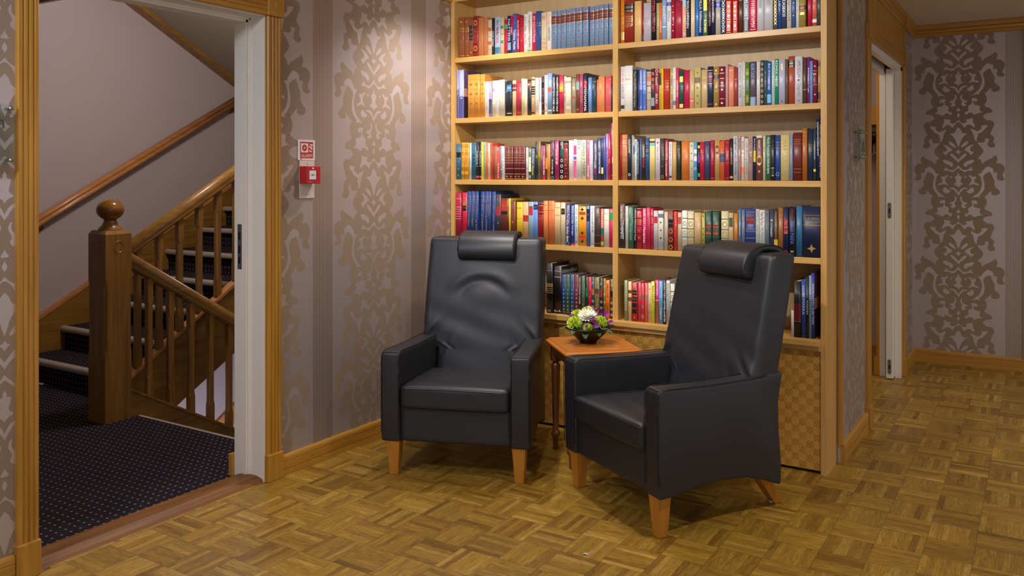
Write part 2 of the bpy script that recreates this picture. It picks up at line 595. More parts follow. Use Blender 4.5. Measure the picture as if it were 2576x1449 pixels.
DM_OUT=[(0.1186,0.0601),(0.158,0.0124),(0.1505,-0.0121),(0.1292,-0.0346),(0.1186,-0.0459),(0.1398,-0.0539),(0.1484,-0.0904),(0.1612,-0.0688),(0.1991,-0.0481),(0.221,-0.0357),(0.2243,-0.023),(0.2397,-0.0373),(0.243,-0.0576),(0.232,-0.0807),(0.2397,-0.0807),(0.2597,-0.0824),(0.2821,-0.0992),(0.2866,-0.1232),(0.2798,-0.1446),(0.2709,-0.1592),(0.2742,-0.1798),(0.2855,-0.1873),(0.2821,-0.1987),(0.2597,-0.203),(0.2397,-0.1926),(0.2353,-0.1722),(0.243,-0.1543),(0.2353,-0.1446),(0.1991,-0.1441),(0.2067,-0.164),(0.2188,-0.1906),(0.2265,-0.2107),(0.221,-0.2386),(0.2397,-0.2582),(0.2564,-0.2711),(0.2564,-0.2918),(0.2375,-0.3053),(0.2155,-0.3043),(0.2024,-0.2946),(0.2045,-0.2822),(0.2155,-0.2768),(0.2002,-0.2776),(0.1882,-0.2885),(0.1774,-0.3027),(0.1612,-0.3137),(0.1752,-0.3369),(0.1774,-0.3641),(0.1666,-0.3849),(0.1591,-0.3933),(0.172,-0.4086),(0.1991,-0.4181),(0.21,-0.4349),(0.21,-0.4486),(0.1774,-0.4515),(0.1591,-0.4634),(0.1526,-0.4771),(0.1612,-0.4905),(0.172,-0.4951),(0.1774,-0.5039),(0.2045,-0.5016),(0.221,-0.5172),(0.2232,-0.5378),(0.21,-0.562),(0.2067,-0.5791),(0.1958,-0.5996),(0.2155,-0.6135),(0.2232,-0.6308),(0.2155,-0.6478),(0.2188,-0.6616),(0.2298,-0.6722),(0.2265,-0.6872),(0.21,-0.6958),(0.1882,-0.6884),(0.1774,-0.6711),(0.185,-0.6542),(0.1915,-0.6407),(0.186,-0.6303),(0.172,-0.6267),(0.1634,-0.6334),(0.1677,-0.6437),(0.1612,-0.6538),(0.1452,-0.659),(0.1271,-0.6552),(0.1186,-0.6619)]
DM_SYM=[[(-0.0002,0.0193),(0.0059,0.0079),(0.0201,0.0027),(0.0079,-0.0054),(-0.0002,-0.0178)],
[(-0.0002,-0.0535),(0.015,-0.035),(0.0303,-0.0165),(0.0456,-0.0087),(0.0539,-0.0139),(0.0405,-0.0357),(0.015,-0.0553),(-0.0002,-0.0771)],
[(-0.0002,-0.0939),(0.015,-0.1127),(0.0303,-0.1283),(0.0508,-0.1265),(0.0663,-0.1217),(0.0787,-0.1035),(0.085,-0.1201),(0.0975,-0.1327),(0.0715,-0.1315),(0.0559,-0.1329),(0.0405,-0.1444),(0.0252,-0.1355),(0.0099,-0.1199),(-0.0002,-0.1141)],
[(-0.0002,-0.1458),(0.0069,-0.1573),(0.0069,-0.1708),(0.0201,-0.1698),(0.0201,-0.1833),(0.013,-0.2041),(0.015,-0.2175),(0.0272,-0.2234),(0.0303,-0.23),(0.0099,-0.2381),(-0.0002,-0.2522)],
[(-0.0002,-0.2893),(0.0099,-0.2685),(0.0252,-0.254),(0.0456,-0.2507),(0.0632,-0.2584),(0.0456,-0.2595),(0.0272,-0.2674),(0.013,-0.2885),(-0.0002,-0.3095)],
[(-0.0002,-0.4038),(0.0069,-0.4171),(0.015,-0.427),(0.0049,-0.4327),(-0.0002,-0.4288)],
[(-0.0002,-0.4422),(0.0109,-0.4608),(-0.0002,-0.4793)],
[(-0.0002,-0.4934),(0.015,-0.5114),(0.0374,-0.5213),(0.0559,-0.5075),(0.0456,-0.4906),(0.0663,-0.4903),(0.0923,-0.4795),(0.0892,-0.507),(0.1059,-0.5412),(0.0955,-0.5495),(0.0787,-0.529),(0.0559,-0.5279),(0.0354,-0.5519),(0.0252,-0.5282),(0.0099,-0.5115),(-0.0002,-0.5083)],
[(-0.0002,-0.5453),(0.015,-0.5621),(0.0201,-0.579),(0.0303,-0.5892),(0.0611,-0.5906),(0.0405,-0.6028),(0.0303,-0.6163),(0.017,-0.6365),(0.0099,-0.6634),(-0.0002,-0.6902)]]
DM_HOLE=[[(0.012,0.0288),(0.0252,0.0575),(0.0456,0.0736),(0.0632,0.0779),(0.0559,0.0545),(0.0354,0.0384)],
[(0.0354,0.0112),(0.0508,0.0334),(0.0819,0.0508),(0.1028,0.0499),(0.085,0.0423),(0.0715,0.0256),(0.0767,0.0091),(0.0871,0),(0.0975,0.0067),(0.0944,-0.006),(0.0767,-0.0251),(0.0715,-0.0085),(0.0508,0.0062)],
[(0.0333,-0.0941),(0.0354,-0.077),(0.0611,-0.0608),(0.0975,-0.0524),(0.0975,-0.0675),(0.0819,-0.0841),(0.0611,-0.0881),(0.0508,-0.1027),(0.0405,-0.1057)],
[(0.0374,-0.1752),(0.0456,-0.1698),(0.0539,-0.1759),(0.0426,-0.187)],
[(0.058,-0.1633),(0.0819,-0.1648),(0.0871,-0.1781),(0.1028,-0.17),(0.1133,-0.183),(0.0975,-0.1979),(0.1028,-0.2182),(0.1239,-0.2236),(0.1313,-0.2383),(0.1081,-0.2315),(0.0871,-0.2261),(0.0611,-0.2401),(0.0715,-0.2237),(0.085,-0.2057),(0.0767,-0.1789)],
[(0.0508,-0.2728),(0.0663,-0.2685),(0.0819,-0.249),(0.0923,-0.2532),(0.0996,-0.2699),(0.0923,-0.2875),(0.0715,-0.2941),(0.0559,-0.2861)],
[(0.1186,-0.1516),(0.1398,-0.1568),(0.1484,-0.1353),(0.1774,-0.1015),(0.1958,-0.1068),(0.2155,-0.1191),(0.2177,-0.1364),(0.21,-0.1511),(0.1958,-0.1488),(0.2024,-0.1377),(0.1882,-0.1424),(0.1666,-0.1546),(0.1526,-0.1731),(0.158,-0.2004),(0.1644,-0.2347),(0.1612,-0.2628),(0.1452,-0.2914),(0.1239,-0.3133),(0.142,-0.3228),(0.1186,-0.317),(0.0923,-0.3204),(0.0746,-0.3308),(0.0975,-0.3112),(0.1292,-0.2854),(0.142,-0.257),(0.1484,-0.2219),(0.142,-0.1877),(0.1345,-0.1676)],
[(0.0252,-0.3102),(0.015,-0.3188),(0.0099,-0.336),(0.0201,-0.3558),(0.0252,-0.3691),(0.015,-0.3797),(0.0252,-0.3962),(0.0456,-0.3975),(0.0508,-0.3851),(0.0405,-0.3821),(0.0354,-0.3721),(0.0559,-0.3699),(0.0559,-0.361),(0.0405,-0.3549),(0.0272,-0.3487),(0.0201,-0.3321)],
[(0.085,-0.3427),(0.1081,-0.3416),(0.1207,-0.3548),(0.1186,-0.3653),(0.1059,-0.3692),(0.0975,-0.3593),(0.0955,-0.3731),(0.0923,-0.3835),(0.1081,-0.3932),(0.1398,-0.399),(0.1313,-0.4166),(0.1345,-0.4338),(0.1612,-0.4504),(0.1452,-0.4439),(0.1186,-0.4514),(0.0975,-0.4623),(0.0819,-0.4421),(0.0611,-0.446),(0.0559,-0.4564),(0.0436,-0.4567),(0.0374,-0.4399),(0.0559,-0.436),(0.0663,-0.422),(0.058,-0.3984),(0.085,-0.3838),(0.0892,-0.3665),(0.0808,-0.3531)],
[(0.0767,-0.5516),(0.085,-0.5619),(0.1028,-0.5687),(0.1186,-0.579),(0.1345,-0.5686),(0.1484,-0.5547),(0.1398,-0.5409),(0.1612,-0.5352),(0.1828,-0.5336),(0.1774,-0.5511),(0.1612,-0.5651),(0.1505,-0.5824),(0.1186,-0.5962),(0.1239,-0.6066),(0.1133,-0.6306),(0.1186,-0.6514),(0.1028,-0.6408),(0.0975,-0.6167),(0.0923,-0.5893),(0.0819,-0.5756)]]

# ---------------------------------------------------------------- room shell
XW, YB, XC, YF, ZC = -2.90, 3.975, -0.80, 6.80, 2.43
DO0, DO1, DZ = 1.596, 2.588, 2.045          # stair doorway
S0, S1 = 4.90, 6.20                          # sliding doorway in the corridor wall

bm = bmesh.new()
box(bm, -3.03, 3.4, -1.6, 7.0, -0.06, 0.0)
structure(mesh_obj('floor', bm, PARQUET))
bm = bmesh.new()
box(bm, -2.98, 3.4, -1.6, 7.0, ZC, ZC + 0.06)
structure(mesh_obj('ceiling', bm, CEILM))


def damask(bm, place, zlo, zhi, z_dia, clo=-1, chi=1, per=0.722):
    """adds the wallpaper's figure to the wall mesh: place(c, z, lift) -> point"""
    def poly(pts, lift, mi, mir=False):
        if mir:
            pts = [(-c, z) for c, z in pts]
        pts = [(c, z) for c, z in pts]
        return pts, lift, mi
    def fill(pts, lift, mi):
        # clip by z range and c range (Sutherland-Hodgman on a simple loop)
        def clip(pts, f):
            o = []
            n = len(pts)
            for i in range(n):
                a, b = pts[i], pts[(i + 1) % n]
                fa, fb = f(a), f(b)
                if fa >= 0:
                    o.append(a)
                if (fa >= 0) != (fb >= 0):
                    t = fa / (fa - fb)
                    o.append((a[0] + (b[0] - a[0]) * t, a[1] + (b[1] - a[1]) * t))
            return o
        for f in (lambda p: p[1] - zlo, lambda p: zhi - p[1], lambda p: p[0] - clo, lambda p: chi - p[0]):
            pts = clip(pts, f)
            if len(pts) < 3:
                return
        vs = [bm.verts.new(place(c, z, lift)) for c, z in pts]
        es = [bm.edges.new((vs[i], vs[(i + 1) % len(vs)])) for i in range(len(vs))]
        r = bmesh.ops.triangle_fill(bm, edges=es, use_beauty=False)
        for g in r['geom']:
            if isinstance(g, bmesh.types.BMFace):
                g.material_index = mi
    k0 = int(math.floor((zlo - z_dia) / per))
    k1 = int(math.ceil((zhi - z_dia) / per)) + 1
    right = smooth_loop(DM_OUT, 1, closed=False)
    for k in range(k0, k1 + 1):
        dz = z_dia + k * per
        loop = [(c, z + dz) for c, z in right] + [(-c, z + dz) for c, z in right[::-1]]
        fill(loop, 0.00025, 1)
        for s in DM_SYM:
            s = smooth_loop(s, 1, closed=False)
            loop = [(c, z + dz) for c, z in s] + [(-c, z + dz) for c, z in s[::-1]][1:-1]
            fill(loop, 0.0005, 2)
        for h in DM_HOLE:
            h = smooth_loop(h, 1)
            for sg in (1, -1):
                fill([(sg * c, z + dz) for c, z in h], 0.0005, 2)


def wallpaper_wall(name, boxes, axis, s0, figs):
    bm = bmesh.new()
    for b in boxes:
        box(bm, *b)
    for place, zlo, zhi, zd, clo, chi in figs:
        damask(bm, place, zlo, zhi, zd, clo, chi)
    bmesh.ops.recalc_face_normals(bm, faces=[f for f in bm.faces if f.material_index == 0])
    mat = wallpaper_mat(name + '_paper', axis, s0)
    return structure(mesh_obj(name, bm, [mat, FIG, GND]))

ZD = 1.93
lw = lambda yc: (lambda c, z, l: (XW + l, yc + c, z))
wallpaper_wall('wall_left',
    [(-3.075, XW, -1.6, DO0 - 0.03, 0, ZC), (-3.075, XW, DO1 + 0.03, 4.28, 0, ZC), (-3.075, XW, DO0 - 0.03, DO1 + 0.03, DZ + 0.03, ZC)],
    'Y', 2.879,
    [(lw(3.307), 0.09, 2.36, ZD, -1, 1), (lw(2.577), 0.09, 2.36, ZD, 0.045, 1), (lw(4.037), 0.09, 2.36, ZD, -1, -0.06),
     (lw(1.487), 0.09, 2.36, ZD + 0.30, -1, 0.05), (lw(0.757), 0.09, 2.36, ZD + 0.30, -1, 1)])
structure(mesh_obj('wall_back', (lambda b: (box(b, XW, XC - 0.001, 4.215, 4.28, 0, ZC), b)[1])(bmesh.new()), PLASTER))
cw = lambda yc: (lambda c, z, l: (XC + l, yc + c, z))
wallpaper_wall('wall_corridor',
    [(-0.817, XC, 4.19, 4.216, 0, ZC), (-0.931, XC, 4.216, S0 - 0.02, 0, ZC), (-0.931, XC, S1 + 0.02, 7.0, 0, ZC), (-0.931, XC, S0 - 0.02, S1 + 0.02, 2.10, ZC)],
    'Y', 4.105,
    [(cw(4.545), 0.09, 2.36, 1.905, -0.30, 0.27), (cw(6.55), 0.09, 2.36, 2.10, -0.27, 0.16)])
fw = lambda xc: (lambda c, z, l: (xc + c, YF - l, z))
wallpaper_wall('wall_far', [(-0.80, 3.4, YF, 7.0, 0, ZC)], 'X', -0.223,
    [(fw(-0.509), 0.09, 2.36, 2.234, -0.285, 1)])
# cloakroom beyond the sliding door
bm = bmesh.new()
box(bm, -2.9, -0.931, YF, 7.0, 0, ZC)
box(bm, -2.95, -2.9, 4.28, 7.0, 0, ZC)
structure(mesh_obj('wall_cloakroom', bm, PLASTER))


# ---- mouldings
def run(bm, prof, p0, p1, out, up=Vector((0, 0, 1)), mi=0):
    """profile (t outward, s along 'up') swept from p0 to p1"""
    p0, p1, out = Vector(p0), Vector(p1), Vector(out)
    prism(bm, prof, lambda q: p0 + out * q[0] + up * q[1], lambda q: p1 + out * q[0] + up * q[1], mi)

BASE = [(0, 0), (.018, 0), (.018, .024), (.0155, .027), (.018, .030), (.018, .060), (.0155, .063), (.018, .066), (.017, .080), (.013, .088), (.007, .092), (0, .092)]
CROWN = [(0, 0), (.012, 0), (.016, .006), (.016, .022), (.012, .026), (.018, .030), (.022, .046), (.017, .050), (.026, .056), (.030, .074), (.030, .085), (0, .085)]


def flute(W, T=0.020):
    """casing profile: across-width w, thickness t, with three flutes"""
    pts = [(0, 0), (0, T * .7), (.05 * W, T), (.17 * W, T)]
    for c in (.26, .50, .74):
        pts += [((c - .06) * W, T), ((c - .03) * W, T - .0045), ((c + .03) * W, T - .0045), ((c + .06) * W, T)]
    pts += [(.95 * W, T), (W, T * .7), (W, 0)]
    return pts


def vcasing(name, W, base, along, out, z0, z1, mat, parent):
    base, along, out = Vector(base), Vector(along), Vector(out)
    bm = bmesh.new()
    prism(bm, flute(W), lambda q: base + along * q[0] + out * q[1] + Vector((0, 0, z0)), lambda q: base + along * q[0] + out * q[1] + Vector((0, 0, z1)))
    return mesh_obj(name, bm, mat, parent)


def hcasing(name, W, base, along, out, L, mat, parent):
    base, along, out = Vector(base), Vector(along), Vector(out)
    bm = bmesh.new()
    prism(bm, flute(W), lambda q: base + Vector((0, 0, q[0])) + out * q[1], lambda q: base + along * L + Vector((0, 0, q[0])) + out * q[1])
    return mesh_obj(name, bm, mat, parent)


def plinth(name, x0, x1, y0, y1, z0, z1, mat, parent, w=.004):
    return mesh_obj(name, bevel_box(x0, x1, y0, y1, z0, z1, w, 2), mat, parent)


def baseboard(name, p0, p1, out, mat, screws=()):
    bm = bmesh.new()
    run(bm, BASE, p0, p1, out)
    d = (Vector(p1) - Vector(p0)).normalized()
    for s in screws:
        c = Vector(p0) + d * s + Vector(out) * .0178 + Vector((0, 0, .045))
        vs = [bm.verts.new(c + Vector(out) * .0006 + (d * cos(a) + Vector((0, 0, 1)) * sin(a)) * .0032) for a in [k * pi / 5 for k in range(10)]]
        f = bm.faces.new(vs); f.material_index = 1
    return structure(mesh_obj(name, bm, [mat, STEEL]))

baseboard('baseboard_left', (XW, 2.68, 0), (XW, 3.972, 0), (1, 0, 0), OAK['Y'], (.185,))
baseboard('baseboard_left', (XW, -1.6, 0), (XW, 1.512, 0), (1, 0, 0), OAK['Y'])
baseboard('baseboard_corridor', (XC, 4.187, 0), (XC, 4.818, 0), (1, 0, 0), OAK['Y'], (.13, .53))
baseboard('baseboard_corridor', (XC, 6.285, 0), (XC, YF, 0), (1, 0, 0), OAK['Y'])
baseboard('baseboard_far', (XC + .018, YF, 0), (3.4, YF, 0), (0, -1, 0), OAK['X'], (.16, .55, .98))
baseboard('baseboard_cloakroom', (-2.9, YF, 0), (-.99, YF, 0), (0, -1, 0), OAK['X'], (1.80,))
for nm, a, b, o, mt in (('trim_1', (XW, -1.6), (XW, 3.965), (1, 0, 0), OAK['Y']), ('trim_2', (XC, 4.19), (XC, YF), (1, 0, 0), OAK['Y']), ('trim_3', (XC, YF), (3.4, YF), (0, -1, 0), OAK['X'])):
    bm = bmesh.new()
    run(bm, CROWN, (*a, 2.343), (*b, 2.343), o)
    structure(mesh_obj(nm, bm, mt))
# slim wooden edge strip where the corridor wallpaper starts
structure(mesh_obj('trim_4', bevel_box(-.812, -.794, 4.178, 4.196, .085, ZC, .003), OAK['Z']))

# ---- doorway to the stairs
d1 = struct_empty('door_1', (XW, (DO0 + DO1) / 2, 0))
O = Vector(d1.location)
def loc1(o):
    o.location = -O
    return o
loc1(vcasing('casing', .080, (XW, DO1 + .004, 0), (0, 1, 0), (1, 0, 0), .118, 2.048, OAK['Z'], d1))
loc1(vcasing('casing', .072, (XW, DO0 - .076, 0), (0, 1, 0), (1, 0, 0), .118, 2.048, OAK['Z'], d1))
loc1(hcasing('head_casing', .080, (XW, DO0 - .004, 2.050), (0, 1, 0), (1, 0, 0), DO1 - DO0 + .008, OAK['Y'], d1))
for y0 in (DO1 + .002, DO0 - .080):
    loc1(plinth('plinth_block', XW, XW + .028, y0 - .002, y0 + .086 if y0 > 2 else y0 + .079, 0, .120, OAK['Z'], d1))
    b = bevel_box(XW, XW + .027, y0, y0 + .090 if y0 > 2 else y0 + .078, 2.050, 2.142, .004)
    # turned ring on the corner block
    cy = y0 + .045
    n = 28
    for k in range(n):
        a0, a1 = 2 * pi * k / n, 2 * pi * (k + 1) / n
        q = []
        for r, lift in ((.0215, .0), (.0235, .0)):
            q.append((r, lift))
        f = b.faces.new([b.verts.new((XW + .0274, cy + r * cos(a), 2.096 + r * sin(a))) for r, a in ((.0215, a0), (.0237, a0), (.0237, a1), (.0215, a1))])
        f.material_index = 1
    loc1(mesh_obj('corner_block', b, [OAK['Z'], OAKD['Z']], d1))
# painted jambs with a rebate and stop
def jamb(bm, y, s):
    # s=+1: jamb whose face looks toward -Y
    a, b_ = sorted((y, y + s * .030))
    box(bm, -3.075, XW + .001, a, b_, 0, DZ + .03)
    a, b_ = sorted((y - s * .016, y))
    box(bm, -3.075, -3.000, a, b_, 0, DZ)
    a, b_ = sorted((y - s * .006, y))
    box(bm, -2.998, -2.990, a, b_, 0, DZ)
bm = bmesh.new(); jamb(bm, DO1, 1)
loc1(mesh_obj('jamb', bm, WHITEP, d1))
bm = bmesh.new(); jamb(bm, DO0, -1)
loc1(mesh_obj('jamb', bm, WHITEP, d1))
bm = bmesh.new()
box(bm, -3.075, XW + .001, DO0, DO1, DZ, DZ + .030)
box(bm, -3.075, -3.000, DO0, DO1, DZ - .016, DZ)
box(bm, -2.998, -2.990, DO0, DO1, DZ - .006, DZ)
loc1(mesh_obj('head_jamb', bm, WHITEP, d1))
bm = bmesh.new()
prism(bm, [(-2.905, 0), (-2.915, .012), (-2.95, .020), (-3.03, .020), (-3.06, .010), (-3.062, 0)], lambda q: (q[0], DO0, q[1]), lambda q: (q[0], DO1, q[1]))
loc1(mesh_obj('threshold', bm, THRESH, d1))
bm = bmesh.new()
box(bm, -3.052, -3.026, DO1 - .0185, DO1 - .0160, .93, 1.13)
for k, (za, zb) in enumerate(((.955, .985), (1.0, 1.035), (1.06, 1.095))):
    box(bm, -3.046, -3.034, DO1 - .0190, DO1 - .0184, za, zb, 1)
loc1(mesh_obj('hinge_plate', bm, [STEEL, DARKGAP], d1))

# ---- sliding door to the cloakroom
d2 = struct_empty('door_2', (XC, (S0 + S1) / 2, 0))
O2 = Vector(d2.location)
def loc2(o):
    o.location = -O2
    return o
loc2(vcasing('casing', .080, (XC, S0 - .08, 0), (0, 1, 0), (1, 0, 0), .118, 2.075, OAK['Z'], d2))
loc2(vcasing('casing', .080, (XC, S1, 0), (0, 1, 0), (1, 0, 0), .118, 2.075, OAK['Z'], d2))
loc2(hcasing('head_casing', .080, (XC, S0, 2.078), (0, 1, 0), (1, 0, 0), S1 - S0, OAK['Y'], d2))
for y0 in (S0 - .084, S1 - .002):
    loc2(plinth('plinth_block', XC, XC + .028, y0, y0 + .086, 0, .120, OAK['Z'], d2))
    loc2(plinth('corner_block', XC, XC + .028, y0, y0 + .088, 2.075, 2.165, OAK['Z'], d2))
    loc2(plinth('transom_stile', XC, XC + .014, y0 + .03, y0 + .056, 2.165, 2.343, OAK['Z'], d2, .002))
    loc2(plinth('cornice_block', XC, XC + .040, y0 + .022, y0 + .064, 2.335, 2.425, OAK['Z'], d2))
bm = bmesh.new(); box(bm, XC, XC + .006, S0, S1, 2.150, 2.345)
loc2(mesh_obj('transom_panel', bm, OAK['Z'], d2))
def wbox(name, *a, mat=None):
    return loc2(mesh_obj(name, bevel_box(*a, .0015), mat or WHITEP, d2))
wbox('outer_jamb', -.836, XC + .001, S1 - .06, S1 + .02, 0, 2.07)
wbox('inner_jamb', -.932, -.894, S1 - .05, S1 + .02, 0, 2.05)
wbox('outer_jamb', -.836, XC + .001, S0 - .02, S0 + .004, 0, 2.07)
wbox('inner_jamb', -.932, -.892, S0 - .02, S0 + .004, 0, 2.05)
wbox('head_rail', -.836, XC + .001, S0, S1, 2.04, 2.10)
wbox('head_rail', -.932, -.892, S0, S1, 2.02, 2.10)
bm = bmesh.new(); box(bm, -.894, -.834, S0, S1, 2.085, 2.10)
loc2(mesh_obj('track_recess', bm, DARKGAP, d2))
leaf = wbox('sliding_leaf', -.879, -.837, S1 - .13, S1 + .6, .008, 2.05)
for zc, h in ((1.115, .052), (.085, .048)):
    bm = bmesh.new()
    yy = S1 - .1305
    pts = [(.011 * cos(a), (h - .011) * (1 if sin(a) > 0 else -1) + .011 * sin(a)) for a in [2 * pi * (k + .5) / 20 for k in range(20)]]
    prism(bm, pts, lambda q: (-.858 + q[0], yy + .002, zc + q[1]), lambda q: (-.858 + q[0], yy - .0012, zc + q[1]))
    box(bm, -.862, -.854, yy - .0018, yy - .001, zc - .018, zc + .014, 1)
    for dz in (-h * .74, h * .74):
        lathe_pts = [bm.verts.new((-.858 + .003 * cos(a), yy - .0017, zc + dz + .003 * sin(a))) for a in [2 * pi * k / 8 for k in range(8)]]
        f = bm.faces.new(lathe_pts); f.material_index = 1
    lk = mesh_obj('lock_plate' if zc > 1 else 'guide_plate', bm, [STEEL, DARKGAP], leaf)
loc2(vcasing('room_side_casing', .07, (-.932, S1 - .045, 0), (0, 1, 0), (-1, 0, 0), .12, 2.05, ORANGEW, d2))
loc2(plinth('plinth_block', -.966, -.932, S1 - .055, S1 + .035, 0, .12, ORANGEW, d2))

# slim door casing at the far right of the far wall
d3 = struct_empty('door_3', (-.07, YF, 0))
c3 = vcasing('casing', .09, (-.116, YF, 0), (1, 0, 0), (0, -1, 0), .092, 2.343, plain('pale_casing', 'a8987c', .5), d3)
c3.location = -Vector(d3.location)

# cloakroom coat rack seen through the sliding door
rk = thing('coat_rack', 'orange wooden wall shelf with a hanging rail, seen through the sliding door', 'coat rack', (-1.6, 6.62, 1.62))
mesh_obj('shelf_board', bevel_box(-.95, .62, -.16, .175, .085, .215, .003), ORANGEW, rk)
mesh_obj('underside_board', bevel_box(-.95, .62, -.10, .175, .055, .083, .003), OAKD['X'], rk)
bm = bmesh.new(); tube(bm, [(-.95, -.12, .045), (.62, -.12, .045)], .010, 12)
mesh_obj('rail', bm, CHROME, rk)
bm0 = bmesh.new()
tube(bm0, [(0, 0, .0), (.014, 0, .012), (.020, 0, .0), (.012, 0, -.012), (0, 0, -.022), (0, 0, -.04)], .002, 6)
hk_me = bpy.data.meshes.new('hook'); bm0.to_mesh(hk_me); bm0.free(); hk_me.materials.append(CHROME)
bm0 = bmesh.new()
prism(bm0, smooth_loop([(0, -.035), (.02, -.045), (.10, -.075), (.20, -.11), (.205, -.15), (.19, -.155), (.10, -.10), (.0, -.075), (-.10, -.10), (-.19, -.155), (-.205, -.15), (-.20, -.11), (-.10, -.075), (-.02, -.045)], 1), lambda q: (q[0], -.013, q[1]), lambda q: (q[0], .013, q[1]))
bevel_all(bm0, .004, 2)
hg_me = bpy.data.meshes.new('hanger_body'); bm0.to_mesh(hg_me); bm0.free(); hg_me.materials.append(plain('black_plastic', '16141a', .3))
for k in range(6):
    h = thing('coat_hanger', 'black plastic coat hanger, %s from left of six on the cloakroom rail' % ['first', 'second', 'third', 'fourth', 'fifth', 'sixth'][k], 'coat hanger', (-1.22 + .05 * k, 6.50, 1.663), radians(88 + 2 * (k % 2)), 'hangers on the cloakroom rail')
    for nm, me in (('hook', hk_me), ('hanger_body', hg_me)):
        o = bpy.data.objects.new(nm, me); link(o, h)

# ---- stairwell beyond the doorway
XS = -5.75
bm = bmesh.new()
box(bm, -5.85, XS, -0.2, 6.6, -2.9, 4.4)
structure(mesh_obj('wall_stairwell', bm, PLASTER))
bm = bmesh.new(); box(bm, XS, -3.075, -0.3, -0.2, 0, 2.9)
structure(mesh_obj('wall_landing', bm, PLASTER))
bm = bmesh.new(); box(bm, XS, -3.075, 6.5, 6.6, -2.9, 4.4)
structure(mesh_obj('wall_stair_end', bm, PLASTER))
bm = bmesh.new(); box(bm, -3.075, -2.99, 4.28, 6.5, -2.9, 4.4); box(bm, -3.075, -2.99, 2.93, 4.28, -2.9, -.06); box(bm, -3.075, -2.985, -.3, 4.28, ZC + .001, 4.4)
structure(mesh_obj('wall_stair_inner', bm, PLASTER))
bm = bmesh.new()
box(bm, XS, -4.40, -0.2, 3.03, -.12, 0.0)
box(bm, -4.40, -3.062, -0.2, 2.93, -.12, 0.0)
structure(mesh_obj('floor_landing', bm, CARPET_H))
structure(mesh_obj('trim_5', bevel_box(-4.30, -3.08, 2.925, 2.945, -.025, .003, .004), NOSING))
structure(mesh_obj('baseboard_landing', bevel_box(-3.10, -3.076, DO1 - .03, DO1 + .31, 0, .10, .003), OAK['Y']))
bm = bmesh.new(); box(bm, XS, -3.075, 3.2, 6.5, -2.95, -2.9)
structure(mesh_obj('floor_lower', bm, CARPET_H))
# landing ceiling and the raking underside of the next flight
bm = bmesh.new(); box(bm, XS, -3.075, -0.2, 3.02, 2.47, 2.60)
structure(mesh_obj('ceiling_landing', bm, plain('olive_soffit_paint', '8c8468', .8, .2)))
structure(mesh_obj('trim_6', bevel_box(XS, -3.08, 3.02, 3.05, 2.455, 2.60, .004), OAKD['X']))
SOFF = plain('soffit_plaster', '9a927c', .85, .2)
bm = bmesh.new()
zz = lambda y: 2.655 - .534 * (y - 3.80)
prism(bm, [(3.2, zz(3.2)), (6.4, zz(6.4)), (6.4, zz(6.4) + .3), (3.2, zz(3.2) + .3)], lambda q: (XS, q[0], q[1]), lambda q: (-3.08, q[0], q[1]))
structure(mesh_obj('ceiling_soffit', bm, SOFF))
bm = bmesh.new()
prism(bm, [(3.2, zz(3.2) - .035), (6.4, zz(6.4) - .035), (6.4, zz(6.4) + .01), (3.2, zz(3.2) + .01)], lambda q: (XS, q[0], q[1]), lambda q: (XS + .10, q[0], q[1]))
structure(mesh_obj('trim_7', bm, OAKD['Y']))

# stairs going up: carpeted treads between two strings
G, R = 0.272, 0.1553
Y1 = 3.035
XL, XR = -5.71, -4.44
st = thing('staircase', 'dark carpeted staircase with pale nosings rising behind the ball-topped post', 'staircase', (XL, Y1, 0))
def lst(o):
    o.location = -Vector(st.location)
    return o
for k in range(8):
    y = Y1 + G * k; z = R * (k + 1)
    bm = bmesh.new(); box(bm, XL, XR, y + .012, y + G + .03, z - .03, z)
    tr = lst(mesh_obj('tread', bm, CARPET_H, st))
    bm = bmesh.new(); box(bm, XL, XR, y + .024, y + .040, z - R, z - .01)
    lst(mesh_obj('riser', bm, CARPET_V, st))
    bm = bmesh.new()
    prism(bm, smooth_loop([(0, -.036), (-.010, -.030), (-.012, -.012), (-.004, .002), (.03, .004), (.03, -.004), (.018, -.03)], 1), lambda q: (XL, y + q[0], z + q[1]), lambda q: (XR, y + q[0], z + q[1]))
    lst(mesh_obj('nosing', bm, NOSING, st))
ws = lambda y: .371 + .545 * (y - 3.14)
bm = bmesh.new()
prism(bm, [(2.6, 0), (3.2, 0), (4.95, .92), (4.95, ws(4.95)), (2.62, ws(2.62)), (2.6, .08)], lambda q: (XS + .002, q[0], q[1]), lambda q: (XL, q[0], q[1]))
lst(mesh_obj('wall_string', bm, OAKD['Y'], st))
bm = bmesh.new()
prism(bm, [(2.62, ws(2.62)), (4.95, ws(4.95)), (4.95, ws(4.95) + .024), (2.62, ws(2.62) + .024)], lambda q: (XS + .002, q[0], q[1]), lambda q: (XL + .006, q[0], q[1]))
lst(mesh_obj('string_cap', bm, RAIL, st))
us = lambda y: .224 + .609 * (y - 2.97)
ub = lambda y: -.035 + .5625 * (y - 3.256)
bm = bmesh.new()
prism(bm, [(2.80, ub(2.80)), (4.95, ub(4.95)), (4.95, us(4.95) - .02), (2.80, us(2.80) - .02)], lambda q: (-4.445, q[0], q[1]), lambda q: (-4.405, q[0], q[1]))
lst(mesh_obj('outer_string', bm, OAKD['Y'], st))
bm = bmesh.new()
prism(bm, [(2.88, us(2.88) - .02), (4.95, us(4.95) - .02), (4.95, us(4.95)), (2.88, us(2.88))], lambda q: (-4.453, q[0], q[1]), lambda q: (-4.392, q[0], q[1]))
lst(mesh_obj('string_cap', bm, RAIL, st))
